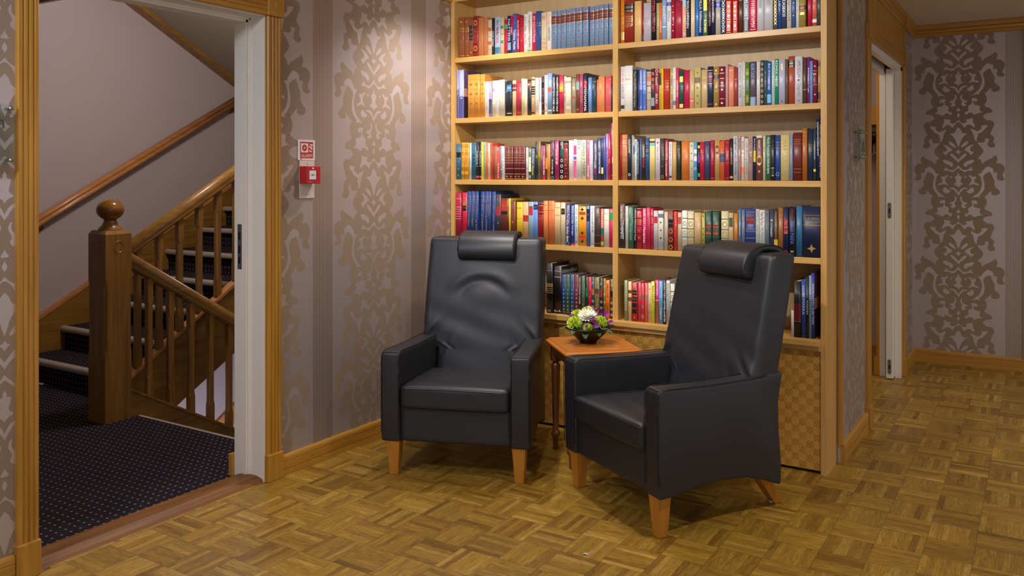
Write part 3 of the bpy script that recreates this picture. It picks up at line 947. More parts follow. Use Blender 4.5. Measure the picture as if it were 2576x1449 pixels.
# underside panel of the flight
bm = bmesh.new()
prism(bm, [(3.06, ub(3.06)), (4.95, ub(4.95)), (4.95, ub(4.95) + .02), (3.06, ub(3.06) + .02)], lambda q: (XL, q[0], q[1]), lambda q: (-4.445, q[0], q[1]))
lst(mesh_obj('soffit_board', bm, PLASTER, st))

# newel post
nw = thing('newel_post', 'thick square oak newel post topped with a polished wooden ball', 'newel post', (-4.38, 2.81, 0))
def post_bm(h, w, c):
    bm = bmesh.new()
    lv = [(0, w, .004), (.36, w, .004), (.40, w, c), (.74, w, c), (.78, w, .004), (h - .02, w, .004), (h, w * .84, .004)]
    rings = []
    for z, ww, cc in lv:
        q = []
        for sx, sy in ((1, -1), (1, 1), (-1, 1), (-1, -1)):
            a = (sx * ww, sy * (ww - cc)); b = (sx * (ww - cc), sy * ww)
            q += [a, b] if sx * sy > 0 else [b, a]
        rings.append([bm.verts.new((x, y, z)) for x, y in q])
    for a, b in zip(rings, rings[1:]):
        for k in range(8):
            bm.faces.new((a[k], a[(k + 1) % 8], b[(k + 1) % 8], b[k]))
    bm.faces.new(rings[0][::-1]); bm.faces.new(rings[-1])
    return bm
mesh_obj('post', post_bm(1.045, .080, .012), OAKD['Z'], nw)
for fx, fy in ((0, -1), (1, 0)):
    bm = bmesh.new()
    n = 32
    for k in range(n):
        a0, a1 = 2 * pi * k / n, 2 * pi * (k + 1) / n
        def P(r, a, l):
            if fy:
                return (r * cos(a), -.0803 - l, .955 + r * sin(a))
            return (.0803 + l, r * cos(a), .955 + r * sin(a))
        bm.faces.new([bm.verts.new(P(*q)) for q in ((.029, a0, 0), (.031, a0, .002), (.031, a1, .002), (.029, a1, 0))])
        bm.faces.new([bm.verts.new(P(*q)) for q in ((.031, a0, .002), (.0335, a0, 0), (.0335, a1, 0), (.031, a1, .002))])
    mesh_obj('ring_moulding', bm, OAKD['Z'], nw, smooth=True)
bm = bmesh.new()
pr = [(.062, 1.040), (.062, 1.050), (.058, 1.054), (.057, 1.060), (.050, 1.066), (.040, 1.078), (.034, 1.092), (.032, 1.102)]
lathe(bm, pr, 32)
mesh_obj('finial_neck', bm, OAKD['Z'], nw)
bm = bmesh.new()
bmesh.ops.create_uvsphere(bm, u_segments=40, v_segments=24, radius=.0715)
bmesh.ops.scale(bm, vec=(1, 1, .83), verts=bm.verts)
bmesh.ops.translate(bm, vec=(0, 0, 1.157), verts=bm.verts)
mesh_obj('ball_finial', bm, wood('ball_oak', '6b4418', '946322', 'Y', scale=.5, rough=.12), nw, smooth=True)

RP = smooth_loop([(-.030, .0), (-.028, .030), (-.034, .050), (-.026, .082), (0, .096), (.026, .082), (.034, .050), (.028, .030), (.030, .0)], 1)
def baluster(bm, x, y, z0, z1, w=.0185):
    h = z1 - z0
    lv = [(0, 0), (.16, 0), (.20, 1), (.78, 1), (.82, 0), (1, 0)]
    rings = []
    for t, ch in lv:
        c = .007 * ch + .0006
        q = []
        for sx, sy in ((1, -1), (1, 1), (-1, 1), (-1, -1)):
            a = (sx * w, sy * (w - c)); b = (sx * (w - c), sy * w)
            q += [a, b] if sx * sy > 0 else [b, a]
        rings.append([bm.verts.new((x + px, y + py, z0 + h * t)) for px, py in q])
    for a, b in zip(rings, rings[1:]):
        for k in range(8):
            bm.faces.new((a[k], a[(k + 1) % 8], b[(k + 1) % 8], b[k]))
    bm.faces.new(rings[0][::-1]); bm.faces.new(rings[-1])

rt = lambda y: .991 + .588 * (y - 2.97)
ub_ = thing('balustrade', 'oak banister with square balusters climbing beside the upward stairs', 'banister', (-4.42, 2.89, 0))
def lbu(o, t):
    o.location = -Vector(t.location)
    return o
bm = bmesh.new()
prism(bm, RP, lambda q: (-4.42 + q[0], 2.885, rt(2.885) - .098 + q[1]), lambda q: (-4.42 + q[0], 4.72, rt(4.72) - .098 + q[1]))
lbu(mesh_obj('handrail', bm, OAKD['Y'], ub_, smooth=True), ub_)
for k in range(13):
    y = 3.005 + .1400 * k
    bm = bmesh.new(); baluster(bm, -4.42, y, us(y) - .004, rt(y) - .09)
    lbu(mesh_obj('baluster', bm, OAKD['Z'], ub_), ub_)
dt = lambda y: .908 - .618 * (y - 2.913)
dsr = lambda y: .134 - .560 * (y - 2.913)
db_ = thing('balustrade', 'oak banister with square balusters dropping beside the downward stairs', 'banister', (-4.335, 2.89, 0))
bm = bmesh.new()
prism(bm, RP, lambda q: (-4.335 + q[0] * .9, 2.885, dt(2.885) - .092 + q[1]), lambda q: (-4.335 + q[0] * .9, 5.4, dt(5.4) - .092 + q[1]))
lbu(mesh_obj('handrail', bm, OAKD['Y'], db_, smooth=True), db_)
for k in range(12):
    y = 3.018 + .1412 * k
    bm = bmesh.new(); baluster(bm, -4.335, y, dsr(y) - .004, dt(y) - .085)
    lbu(mesh_obj('baluster', bm, OAKD['Z'], db_), db_)
bm = bmesh.new()
prism(bm, [(2.885, dsr(2.885) - .25), (5.4, dsr(5.4) - .28), (5.4, dsr(5.4)), (2.885, dsr(2.885))], lambda q: (-4.360, q[0], q[1]), lambda q: (-4.310, q[0], q[1]))
lbu(mesh_obj('lower_string', bm, OAKD['Y'], db_), db_)
bm = bmesh.new()
prism(bm, [(2.885, dsr(2.885)), (5.4, dsr(5.4)), (5.4, dsr(5.4) + .014), (2.885, dsr(2.885) + .014)], lambda q: (-4.366, q[0], q[1]), lambda q: (-4.300, q[0], q[1]))
lbu(mesh_obj('string_cap', bm, OAKD['Y'], db_), db_)
# stairs going down
sd = thing('staircase', 'carpeted stairs leading down past the landing edge', 'staircase', (-3.7, 2.93, 0))
for k in range(9):
    y = 2.945 + G * k; z = -R * (k + 1)
    bm = bmesh.new(); box(bm, -4.30, -3.08, y, y + G, z - .05, z)
    lbu(mesh_obj('tread', bm, CARPET_H, sd), sd)
# wall handrail on brass brackets
wr = thing('wall_handrail', 'glossy round wooden handrail on brass brackets along the stairwell wall', 'handrail', (-5.68, 3.14, 1.0))
hz = lambda y: 1.052 + .5650 * (y - 3.14)
OV = [(.030 * cos(a), .040 * sin(a) * (1.0 if abs(sin(a)) > .25 else .8)) for a in [2 * pi * k / 24 for k in range(24)]]
OV = [(.027, -.034), (.029, -.012), (.022, -.006), (.022, .000), (.030, .006), (.028, .026), (.014, .036), (-.014, .036), (-.028, .026), (-.030, .006), (-.022, .000), (-.022, -.006), (-.029, -.012), (-.027, -.034), (-.012, -.040), (.012, -.040)]
OV = smooth_loop(OV, 1)
bm = bmesh.new()
prism(bm, OV, lambda q: (-5.675 + q[0], 2.4, hz(2.4) + q[1]), lambda q: (-5.675 + q[0], 4.84, hz(4.84) + q[1]))
lbu(mesh_obj('rail', bm, RAIL, wr, smooth=True), wr)
for y in (3.16, 4.77):
    bm = bmesh.new()
    tube(bm, [(-5.748, y, hz(y) - .085), (-5.70, y, hz(y) - .085), (-5.682, y, hz(y) - .07), (-5.678, y, hz(y) - .032)], .008, 10)
    lathe(bm, [(.026, 0), (.024, .006), (.010, .009)], 20)
    for v in bm.verts[-60:]:
        c = v.co.copy(); v.co = (-5.75 + c.z, y + c.x, hz(y) - .085 + c.y)
    lbu(mesh_obj('bracket', bm, BRASS, wr), wr)
# lower flight's skirt on the stairwell wall
bm = bmesh.new()
sk = lambda y: -.676 + .60 * (y - 4.647)
prism(bm, [(4.0, sk(4.0) - .12), (6.4, sk(6.4) - .12), (6.4, sk(6.4) + .03), (4.0, sk(4.0) + .03)], lambda q: (XS, q[0], q[1]), lambda q: (XS + .03, q[0], q[1]))
structure(mesh_obj('trim_8', bm, RAIL))

BOOKS=[
('top shelf','left',2.023,3.99,'''-28589,371,235,9a5a38,brown leather book with gold bands~ at far left,bG~.72~.73;bG~.68~.69;bG~.64~.65;bG~.05~.06;xG~.88;xG~.4
-28206,319,233,9a5a38,brown leather book with gold bands~ second from left,bG~.72~.73;bG~.68~.69;bG~.64~.65;bG~.05~.06;xG~.88;xG~.4
-27886,305,218,a0583a,brown book with wide black title label,b2a1c18~.44~.84;hG~.72~TALES;hG~.6~V;hG~.5~HISTORIE;dG~.12
-27581,363,232,a03028,red leather book with black bands and gold squares,b201010~.92~.95;b201010~.71~.735;b201010~.3~.325;b201010~.1~.12;oG~.83;oG~.2;hG~.62~NOVELLER
-27212,343,219,c47a4c,plain tan cloth book beside the red leather one,
-26863,269,219,c47a4c,plain tan cloth book beside the striped beige one,
-26589,285,202,cfc0a0,beige book with terracotta patches,rb8643c~.68~.78;rb8643c~.3~.4;b8a7858~.52~.53;b8a7858~.16~.17
-26298,159,209,22252d,thin black book with white lettering,tW~.1~.8~OLD MAN
-26127,370,212,a9bdd6,light blue and white jacketed book,tK~.55~.92~Nytt Norsk;tR~.3~.7~NYNORSK;b3c6480~.04~.2
-25746,233,206,cdb98c,beige book with stepped teal blocks,r4a7880~.7~.78;r4a7880~.3~.38;bK~.55~.56
-25507,209,191,b8203c,red book with green label,b3f9a48~.74~.88;hG~.8~II
-25292,231,212,1d2a5a,dark navy jacketed book with white title,tW~.3~.95~NATTENS;b7090b0~.1~.3
-25050,120,208,c82040,thin red and black book,bK~.02~.5;tW~.55~.7~BLIXEN
-24930,286,219,3a5aa8,bright blue book with white title,tW~.1~.6~Valens Hum;tR~.7~.95~POUL
-24638,148,210,b82038,thin crimson book with white title,tW~.1~.85~BLOD OVER VANNET
-24485,272,193,b02838,red cloth book with small gold title,hG~.7~ROMAN;dG~.35
-24207,248,210,e4e4e4,white book with black and red title,tK~.55~.92~Knut O. Dahlen;tR~.2~.5~Gamle Bilder
-23954,285,221,ded8cc,cream book with teal foot and black title,b3f8080~.02~.05;tK~.1~.9~kongebaatens legender
-23664,222,208,c01848,crimson pink book titled in white capitals,tW~.25~.93~FAY WELDON PRAXIS
-23436,326,218,34508c,dark blue cloth book with gold title,hG~.7~SVEN;hG~.64~ODD
-23104,329,207,dcc8a0,cream book with orange cross bands,bd87840~.9~.91;bd87840~.81~.82;bd87840~.3~.31;bd87840~.08~.09;h605040~.86~JEAN;h605040~.2~ROMAN
-22765,294,208,e6e0d6,cream jacketed book with orange and black title,td86030~.65~.95~Thure Ulseth;tK~.25~.62~HARPESTRENG
-22466,335,210,7494b4,blue volume with maroon title band~ first from left of its twelve,SET1
-22120,220,208,7494b4,blue volume with maroon title band~ second from left of its twelve,SET1
-21889,309,211,7494b4,blue volume with maroon title band~ third from left of its twelve,SET1
-21570,265,212,7494b4,blue volume with maroon title band~ fourth from left of its twelve,SET1
-21295,294,213,7494b4,blue volume with maroon title band~ fifth from left of its twelve,SET1
-20969,375,212,7494b4,blue volume with maroon title band~ sixth from left of its twelve,SET1
-20563,341,213,7494b4,blue volume with maroon title band~ seventh from left of its twelve,SET1
-20170,276,210,7494b4,blue volume with maroon title band~ eighth from left of its twelve,SET1
-19884,224,212,7494b4,blue volume with maroon title band~ ninth from left of its twelve,SET1
-19650,293,215,7494b4,blue volume with maroon title band~ tenth from left of its twelve,SET1
-19337,241,214,7494b4,blue volume with maroon title band~ eleventh from left of its twelve,SET1
-19066,259,214,7494b4,blue volume with maroon title band~ twelfth from left of its twelve,SET1'''),
('top shelf','right',2.023,3.99,'''-18390,207,235,c87820,ribbed orange-brown book with gold foot,bG~.08~.25;b8c4c10~.5~.51;b8c4c10~.6~.61;b8c4c10~.4~.41;b8c4c10~.3~.31;b8c4c10~.7~.71
-18173,526,245,8c2c1e,thick brown leather law book with black label,bK~.63~.82;hG~.75~Familiens;hG~.67~Lovbok;hG~.55~OM ARV;hG~.5~OG SKIFTE;hG~.45~EKTESKAP;hG~.4~BARNELOV;hG~.35~KJOP;bG~.9~.91
-17633,388,210,d8b070,ribbed pale tan book,bc09850~.2~.21;bc09850~.4~.41;bc09850~.6~.61;bc09850~.8~.81
-17240,120,200,8c1c30,thin dark red book behind the pale tan one,bK~.05~.2
-17120,409,195,b4aeb8,grey cloth book with fine red lines,ba04050~.6~.605;ba04050~.57~.575;ba04050~.52~.525
-16702,269,225,181b20,black book with red vertical title,td83030~.2~.9~STEIN ELVESTAD;bK~.0~.01
-16424,161,187,b8a878,beige patterned paperback,x705030~.5;x705030~.3;x705030~.7
-16254,120,188,e07030,orange and white paperback,tW~.1~.6~ROMAN
-16126,233,210,8aa8cc,pale blue glossy book,bW~.3~.32;tW~.5~.8~HAVET
-15884,231,200,dadadc,white book with blue top label,b3048b0~.84~.93;tK~.45~.7~ROMAN
-15643,185,205,9c2038,dark red book with curly gold pattern,xG~.2;xG~.35;xG~.5;xG~.65;xG~.8
-15453,368,188,a82840,thick red leather book with rounded spine,b801828~.9~.91
-15081,200,190,e8b090,peach book with pale blue top,b90b8d8~.82~1;tW~.08~.15~O
-14872,182,210,28304c,navy book with large white title,tW~.2~.95~TROLLRINGEN
-14633,198,200,e8c89c,cream book with an orange sketch,xd88030~.3;xd88030~.5
-14422,179,200,3878c0,mid blue paperback,b70a8e0~.5~.52
-14234,209,205,203c78,dark blue book with yellow letters,te8e040~.65~.95~SMILLA;tW~.1~.6~Fornemmelse
-14016,234,200,4c7060,grey-green book with yellow title block,re8d820~.62~.95;tG~.1~.4~ROMAN
-13778,181,205,181818,black book with red title down the spine,td03838~.25~.85~ROVDRIFTEN
-13593,197,205,1c2450,navy paperback with white lettering,tW~.3~.9~Nattevakten;dR~.45
-13388,247,195,b8b0a0,grey-beige book with blue label,b3038a8~.68~.83;hW~.75~SAGA
-13132,224,205,28427c,blue book covered in gold pattern,tG~.05~.95~OOOXOXOOX
-12900,307,205,b82028,left one of two red leather volumes with gold ornaments,SET2
-12576,275,200,b82028,right one of two red leather volumes with gold ornaments,SET2
-12289,228,205,5c3020,dark brown leather book,rK~.75~.86;dG~.8
-12049,275,200,90a0ac,silver-grey glossy book,tW~.3~.9~ISBLOMST;b505c68~.05~.3
-11757,358,200,d01848,bright crimson book with jagged white pattern,tW~.1~.98~WWWWWMWWMW;hW~.06~SANNA
-11382,323,200,c4c4cc,light grey glossy book with black name,tK~.55~.92~ELISABETH HAUGE
-11047,403,200,c0c0c8,thick light grey book with black name,tK~.6~.98~ELLEN VAARTT
-10624,186,195,5a584c,olive-grey patterned book,tG~.1~.9~XXXXXXXXX
-10426,158,200,1c4c9c,shiny royal blue book,tW~.5~.8~BLUE
-10257,235,200,38445c,slate blue mottled book,tW~.1~.9~IIXIIXII
-10010,199,195,d0c8b8,cream book with thin grey title,tK~.15~.9~Kjaerlighetens tid
-9799,182,195,3c5c90,blue book with white streaks,xW~.3;xW~.6
-9610,139,195,dcdcdc,white book with handwritten title,tK~.2~.9~Marianne
-9463,299,195,9c8c40,olive-gold book with dark red label,b6c2018~.42~.52;hG~.46~NORGE;rG~.3~.36;bK~.15~.16
-9088,190,190,b82040,plain crimson cloth book,
-8890,204,190,d06050,coral red book with title,tW~.6~.95~SORUDEREN;bW~.1~.18
-8671,180,190,3c4c48,dark grey-green book at the far right,'''),
('second shelf','left',1.675,3.985,'''-28690,136,280,8890c0,lilac jacketed book with white title~ at far left,tW~.2~.95~Verdens fjell 1;b4c4c80~.0~.6
-28541,340,279,a0a4cc,lilac jacketed book with sunset cover,tW~.4~.95~Verdens fjell 2;b4c4c80~.0~.45;s58486c
-27949,463,248,c88838,ochre marbled leather volume~ first from left of its three,SET3
-27474,386,247,c88838,ochre marbled leather volume~ second from left of its three,SET3
-27075,312,245,c88838,ochre marbled leather volume~ third from left of its three,SET3
-26752,250,201,ded8c8,narrow cream book with brown title,t705040~.2~.85~LIVET GJEM MINNER
-26490,201,202,9880a8,lilac and dark paperback,tW~.7~.95~MARIA;b403850~.1~.5
-26271,206,204,b8bca0,sage green paperback,tW~.1~.9~Emilie;r9098a0~.7~.8
-26053,264,204,d8d0c4,cream book with pale title,ta09888~.1~.9~GAUGUIN DRAUMEN
-25777,361,206,c0b8a4,grey-beige book with pale blue label,rd0dce8~.62~.85;h506080~.72~OS
-25394,120,193,202226,thin black book,bG~.7~.71
-25274,318,198,1e2228,black book with blue label and yellow patch,r3078b0~.7~.88;hW~.8~SUL;bW~.08~.09
-24938,246,198,b09068,tan book with maroon cross bands,b6c3040~.8~.9;b6c3040~.7~.77;bW~.92~.93;bW~.66~.67
-24681,318,193,982438,dark red book with gold bands,bG~.9~.905;bG~.8~.805;bG~.68~.685;bG~.1~.105;hG~.75~KNUT
-24352,192,205,a8b080,pale green book with white title,tW~.45~.95~Magnus Mills;tG~.1~.4~Alt stille
-24149,208,201,d0bc98,plain cream cloth book,
-23930,235,196,24262a,black book with brown top label,b7c4428~.78~.95;hW~.86~BJO
-23678,228,208,c0a070,tan book with black stacked stripes,bK~.92~.94;bK~.72~.76;bK~.66~.7;bK~.6~.64;bK~.54~.58;bR~.95~.96;bR~.48~.49;bR~.1~.11;bK~.04~.08
-23440,232,203,d8ccb8,cream book with fine grey title,t707070~.1~.9~edv hoem kom fram fyrste
-23202,120,204,a0b8d0,thin light blue and white book,tW~.4~.9~NORA;bW~.0~.35
-23075,170,209,4c2824,narrow dark brown book with gold marks,b201410~.7~.85;xG~.5;xG~.3;xG~.1
-22894,207,214,e8e4e0,white book with large red author name,td03038~.5~.97~ARTHUR HAILEY;tK~.22~.48~Det lette spillet;hK~.1~2
-22682,298,222,7088a8,grey-blue book with orange label,rc05840~.55~.66;hW~.1~AN
-22372,189,208,1c2026,left copy of two black paperbacks with bold white title,tW~.08~.97~WILLIAM STYRON SOFIES VALG
-22178,183,206,1c2026,right copy of two black paperbacks with bold white title,tW~.08~.97~WILLIAM STYRON SOFIES VALG
-21985,304,207,b01c40,red book with orange label,re8a020~.58~.78;hW~.68~ALF
-21670,120,202,c0b8a8,thin grey-beige book,tK~.3~.9~STELLE VED VEIEN
-21550,324,194,cdc0a4,cream book with grey end bands,ba8a490~.84~.9;ba8a490~.12~.22
-21215,236,186,8c8068,taupe book with red patch,ra04840~.42~.5;xG~.8
-20969,235,208,6c3c2c,dark brown book with pale top label,r8ca8a0~.6~.8;hG~.1~III
-20713,192,205,a84070,magenta book with gold title,tG~.25~.7~Danielle LAURDT
-20506,227,210,282c2c,black book with white zigzag pattern,tW~.05~.8~MAMAMAMAMA;rR~.65~.8;s302c28
-20253,221,186,7090c4,light blue narrow cloth book,
-20022,255,184,1c4458,dark teal book with gold tree,hG~.88~TO;xG~.75
-19747,120,172,e07040,thin orange book,
-19627,360,187,e08c58,orange cloth book with gold title,hG~.9~BJORNSON;dG~.55;hG~.15~GYLDENDAL
-19252,350,188,d85c64,salmon pink cloth book with gold title,hG~.9~HAMSUN;dG~.55;hG~.15~GYLDENDAL
-18892,120,144,202028,thin black book at the far right,'''),
('second shelf','right',1.675,3.985,'''-18390,249,230,e4e0e4,white book with pink and blue title~ at far left,td85078~.65~.96~LISA ALTHER;t405080~.28~.62~NÆRBILDER;rK~.06~.14
-18131,426,232,ece8e4,thick white book with faint gold lines,bG~.78~.785;bG~.6~.605;hG~.7~PER
-17696,237,210,3c4450,dark slate book with gold title,tG~.1~.95~Tusen Morgan Overveldige drapen
-17449,120,208,2c3c6c,thin navy book,hR~.07~S
-17329,163,210,6c88d4,sky blue paperback lettered in white~ number two,tW~.5~.95~NARRENES SKIP;hW~.08~2;b3c58a8~.0~.5
-17157,201,209,6c88d4,light blue paperback lettered in white~ number one,tW~.5~.95~NARRENES SKIP;hW~.08~1;b3c58a8~.0~.4
-16947,238,196,c8b49c,beige book with orange label and brown bands,rd07038~.75~.88;b604028~.92~.93;b604028~.62~.64;b604028~.45~.46;b604028~.25~.26
-16700,195,208,403838,dark brown book with red blocks,rc03828~.84~.92;rc03828~.7~.78;rc03828~.52~.62;b8090a0~.1~.3
-16496,216,206,942c40,maroon book with white disc and title,oW~.95;tW~.6~.88~M. Vassanda;tW~.15~.4~AKA AKA
-16270,120,205,c8a840,thin olive-yellow book,bK~.6~.9
-16150,118,206,ecc81c,bright yellow book with red title,td83018~.25~.9~Frank Vonnerund Blår Frukost
-16023,309,203,b83424,red book with gold title panel,bG~.7~.705;bG~.48~.485;hG~.64~DE SISTE;hG~.56~DAGER
-15700,154,205,b8a474,beige book with ring pattern,oG~.85;oG~.6;oG~.4;oG~.2;t304838~.5~.8~LEIE
-15542,153,207,e8e8ea,white glossy book with grey smudge,t808890~.3~.9~Roman;b606870~.1~.2
-15380,135,203,e04060,bright pink-red book with white title,tW~.3~.7~LANTERNE VEIEN
-15237,259,188,2c5048,dark green book with gold panels,rG~.7~.85;hG~.6~Sturlason;rG~.03~.13
-14965,283,189,c02048,plain crimson cloth book,
-14668,237,185,ccac80,tan book with coral lower label,rd05848~.08~.28;hW~.2~MED
-14422,319,198,c8bc78,yellow-olive book with stitched squares,r704830~.62~.76;x604c30~.87;x604c30~.5;x604c30~.3;x604c30~.12
-14090,312,186,ccb080,tan cloth book with faint lettering,bG~.8~.805;h907040~.72~FOLK;bG~.6~.605
-13770,271,199,24304c,navy book with maroon label and pale stripes,b702840~.62~.86;bW~.9~.91;bW~.58~.59;hW~.75~TARJEI;bR~.08~.09
-13482,281,197,a88448,tan-gold leather book with dark label,b3c3c40~.7~.8;bG~.82~.825;bG~.4~.405;dG~.5;dG~.9;dG~.08
-13192,296,195,7c2034,maroon book with silver clover ornaments,xW~.92;xW~.6;xW~.43;xW~.1;bG~.83~.84;bG~.7~.71;bG~.52~.53;bG~.2~.21
-12883,126,205,c8a0a8,pink speckled tall book,t903050~.05~.95~XXXXXXXXXXX
-12745,259,193,e89070,salmon pink cloth book,hW~.9~HANS
-12477,175,186,9c4040,brick red cloth book,hG~.7~ROMAN
-12286,203,208,d8d8dc,white book with black author name,tK~.2~.95~KNUT FALDBAKKEN NATTELYSENE
-12075,136,211,d0ccc4,white book with plum flowers,x602848~.6;x602848~.4;x602848~.2
-11935,205,207,5c7c2c,olive green book with yellow letters,te0d838~.7~.85~OGER;t3070a0~.35~.6~OSEBOL;te0d838~.08~.25~OGEROL
-11710,285,208,5c5060,purple-grey book with blue title,t58a0e0~.65~.95~KLAR TALE;b8090b0~.0~.2
-11400,170,205,d4d0c4,cream book with grey title,t908c80~.6~.92~TIBERIUS
-11223,153,212,504844,dark book with oval chain pattern,oW~.92;oW~.8;oW~.68;oW~.56;oW~.44;oW~.32;oW~.2;oW~.08
-11062,132,211,3c5c50,dark green tartan book,bK~.2~.25;bK~.4~.45;bK~.55~.6;bK~.7~.75
-10921,211,203,2060b0,vivid blue book with white title,tW~.35~.95~Bud i brorskapets tegn;b60a8d8~.05~.25
-10702,143,208,ccd4cc,pale book with green title,t207850~.2~.92~Anne de Roo  Gutten og demonen
-10551,174,212,14906c,emerald green book with white title,tW~.4~.97~ROMISK MESSE
-10366,294,210,b4b4cc,lavender cloth book,tG~.75~.9~VILLE KAST;dK~.07
-10060,120,208,6c5038,brown narrow book,tK~.05~.7~Anders Gamlis
-9940,288,221,a84c34,rust book with black label,b241c18~.76~.92;hG~.85~DE SISTE;hG~.79~ALT MER
-9640,342,217,d4d4dc,thick white book by a thriller author,tK~.55~.92~JAMES ROLLINS;x202028~.5;t707888~.15~.42~Dragehoffer;tK~.05~.08~v
-9286,160,210,5c4030,dark brown book,bG~.3~.31
-9111,133,212,7c2c80,purple paperback,tW~.1~.9~BABARAMALA Trygve
-8970,120,192,6c9ccc,thin light blue book,tK~.3~.7~LARS
-8849,192,197,7c1840,maroon book with vertical white lines,bW~.74~.745;bW~.42~.425;hW~.67~EK;xW~.85;xW~.2
-8638,158,195,a88848,gold-brown book with black labels,b202020~.85~.95;b202020~.1~.25'''),
('third shelf','left',1.323,3.98,'''-28690,316,207,2c6488,teal book with gold diamond lattice~ at far left,bK~.62~.76;dG~.85;dG~.5;dG~.3;dG~.12;bG~.98~.99
-28349,216,213,c09430,left one of two golden patterned volumes with orange squares,SET7
-28120,316,212,c09430,right one of two golden patterned volumes with orange squares,SET7
-27786,126,209,c0d0e0,thin pale blue book,t3060a0~.3~.7~Ditte
-27647,331,211,2c6070,teal book with small framed title,hG~.9~DE VED;t102030~.4~.7~AAA
-27304,180,215,2c2830,black paperback numbered one with pink foot,tW~.35~.75~Dublinerne 1;be03070~.05~.1
-27111,155,214,2c2830,black paperback numbered two with pink foot,tW~.35~.75~Dublinerne 2;be03070~.05~.1
-26950,120,213,e8e028,thin bright yellow book,tK~.5~.8~LYS
-26830,194,212,8898a0,slate and yellow patterned paperback,tG~.1~.95~Fernando Pessoa
-26624,120,212,e86830,thin orange book,
-26504,149,207,c8bca0,cream book with curly script,t606040~.3~.9~Candide
-26343,128,204,e04830,thin scarlet book,tK~.2~.6~JOHAN
-26209,120,190,8c4434,thin brown-red book,
-26089,183,189,9c6048,brown cloth book,hG~.8~DET;hG~.75~RIKE
-25900,187,185,dc4438,red book with white disc,oW~.93;tW~.05~.5~Fay Weldon Leve
-25701,126,189,8088a0,thin grey-blue mottled book,bW~.3~.31
-25557,155,187,dcd8d0,white paperback,t505050~.4~.8~ERIK BYE
-25384,291,184,5c1828,maroon volume with gold cross bands~ first from left of its five,SET9
-25080,260,184,5c1828,maroon volume with gold cross bands~ second from left of its five,SET9
-24809,235,183,5c1828,maroon volume with gold cross bands~ third from left of its five,SET9
-24562,234,183,5c1828,maroon volume with gold cross bands~ fourth from left of its five,SET9
-24317,279,182,5c1828,maroon volume with gold cross bands~ fifth from left of its five,SET9
-24015,150,178,d8d0c8,white book with red title,tR~.65~.95~RAYMOND;tK~.3~.6~Turid
-23848,173,178,506048,green and cream book with diamond,re0d8b8~.25~.7;d506048~.5;oW~.9;oW~.1
-23658,217,173,34485c,dark slate book with yellow word,tW~.5~.97~Lydia Simonsen;te0d030~.15~.45~Natten
-23423,165,207,2c3030,tall narrow black book with olive label,r707038~.57~.65
-23241,170,209,706030,olive-gold leather book with framed label,xG~.9;rG~.6~.8;xG~.4;xG~.15
-23059,120,187,6c3c60,thin plum paperback,te0c030~.5~.9~DANS
-22939,134,185,d04858,coral pink paperback,tW~.15~.7~KONGEN AV BRA
-22800,120,196,44403c,thin dark brown book,bG~.3~.6
-22680,194,193,d87828,orange cloth book,
-22475,267,212,28202c,black thriller with pink and white title,te878b0~.6~.93~Nelson DeMille;tW~.15~.52~tro er to for mye;o3090d0~.05
-22197,249,209,9c2c58,dark magenta book with white title,tW~.4~.93~TOR TOBIASSEN HVIT SKIP
-21893,220,208,20282c,black book with green label and chain frames,r206048~.62~.78;oW~.93;oW~.5;oW~.36;oW~.22;oW~.08
-21657,268,198,782430,maroon book with gold boxed ornaments,rG~.84~.96;r782430~.85~.95;xG~.9;xG~.55;xG~.4;xG~.1;bG~.8~.805;bG~.65~.655;bG~.48~.485;bG~.3~.305;bG~.18~.185
-21373,266,211,d4ccc0,plain cream jacketed book,
-21080,189,215,e0dce0,white book with pink and blue blocks,rd84888~.62~.85;r4860b0~.5~.58;rd84888~.05~.48
-20875,273,210,c8c8b8,cream book with teal leaf,o508890~.93;tG~.75~.85~AL
-20586,261,211,ccd0b4,pale green book with black title,t408040~.6~.92~HANSEN;tK~.1~.55~O TOD FYRET;bR~.3~.31
-20298,185,210,dc7c98,pink book with white title,t902850~.4~.95~WONDERBRA;tW~.08~.35~MONA LYNGAR
-20102,174,208,e0dce0,white book with spaced grey letters,t808088~.15~.9~K J A E R S E T
-19902,220,204,40406c,violet-blue book with white title,tW~.5~.93~JONATHAN HARMAN;tW~.3~.48~KALDERS;te040a0~.15~.28~KULT
-19666,224,219,28305c,navy book with bold white title,tW~.15~.92~INGEN GJENNMESTEDER
-19437,120,219,20284c,thin navy book with yellow foot,be0d060~.15~.3
-19317,129,224,3c509c,blue cloth book,hG~.75~IBS
-19178,144,239,9878b8,narrow lilac book,t402860~.1~.8~IDDE ALAN ER VÅRT
-19024,120,240,c02038,thin red book with yellow word,tW~.6~.9~MARE;te0c030~.3~.5~SOL
-18904,82,292,b8243c,tall thin crimson book,tW~.55~.97~OLE VANNAHR Til topps;tW~.05~.12~Y
-18821,118,295,7888b8,tall thin blue-grey book,bW~.3~.4'''),
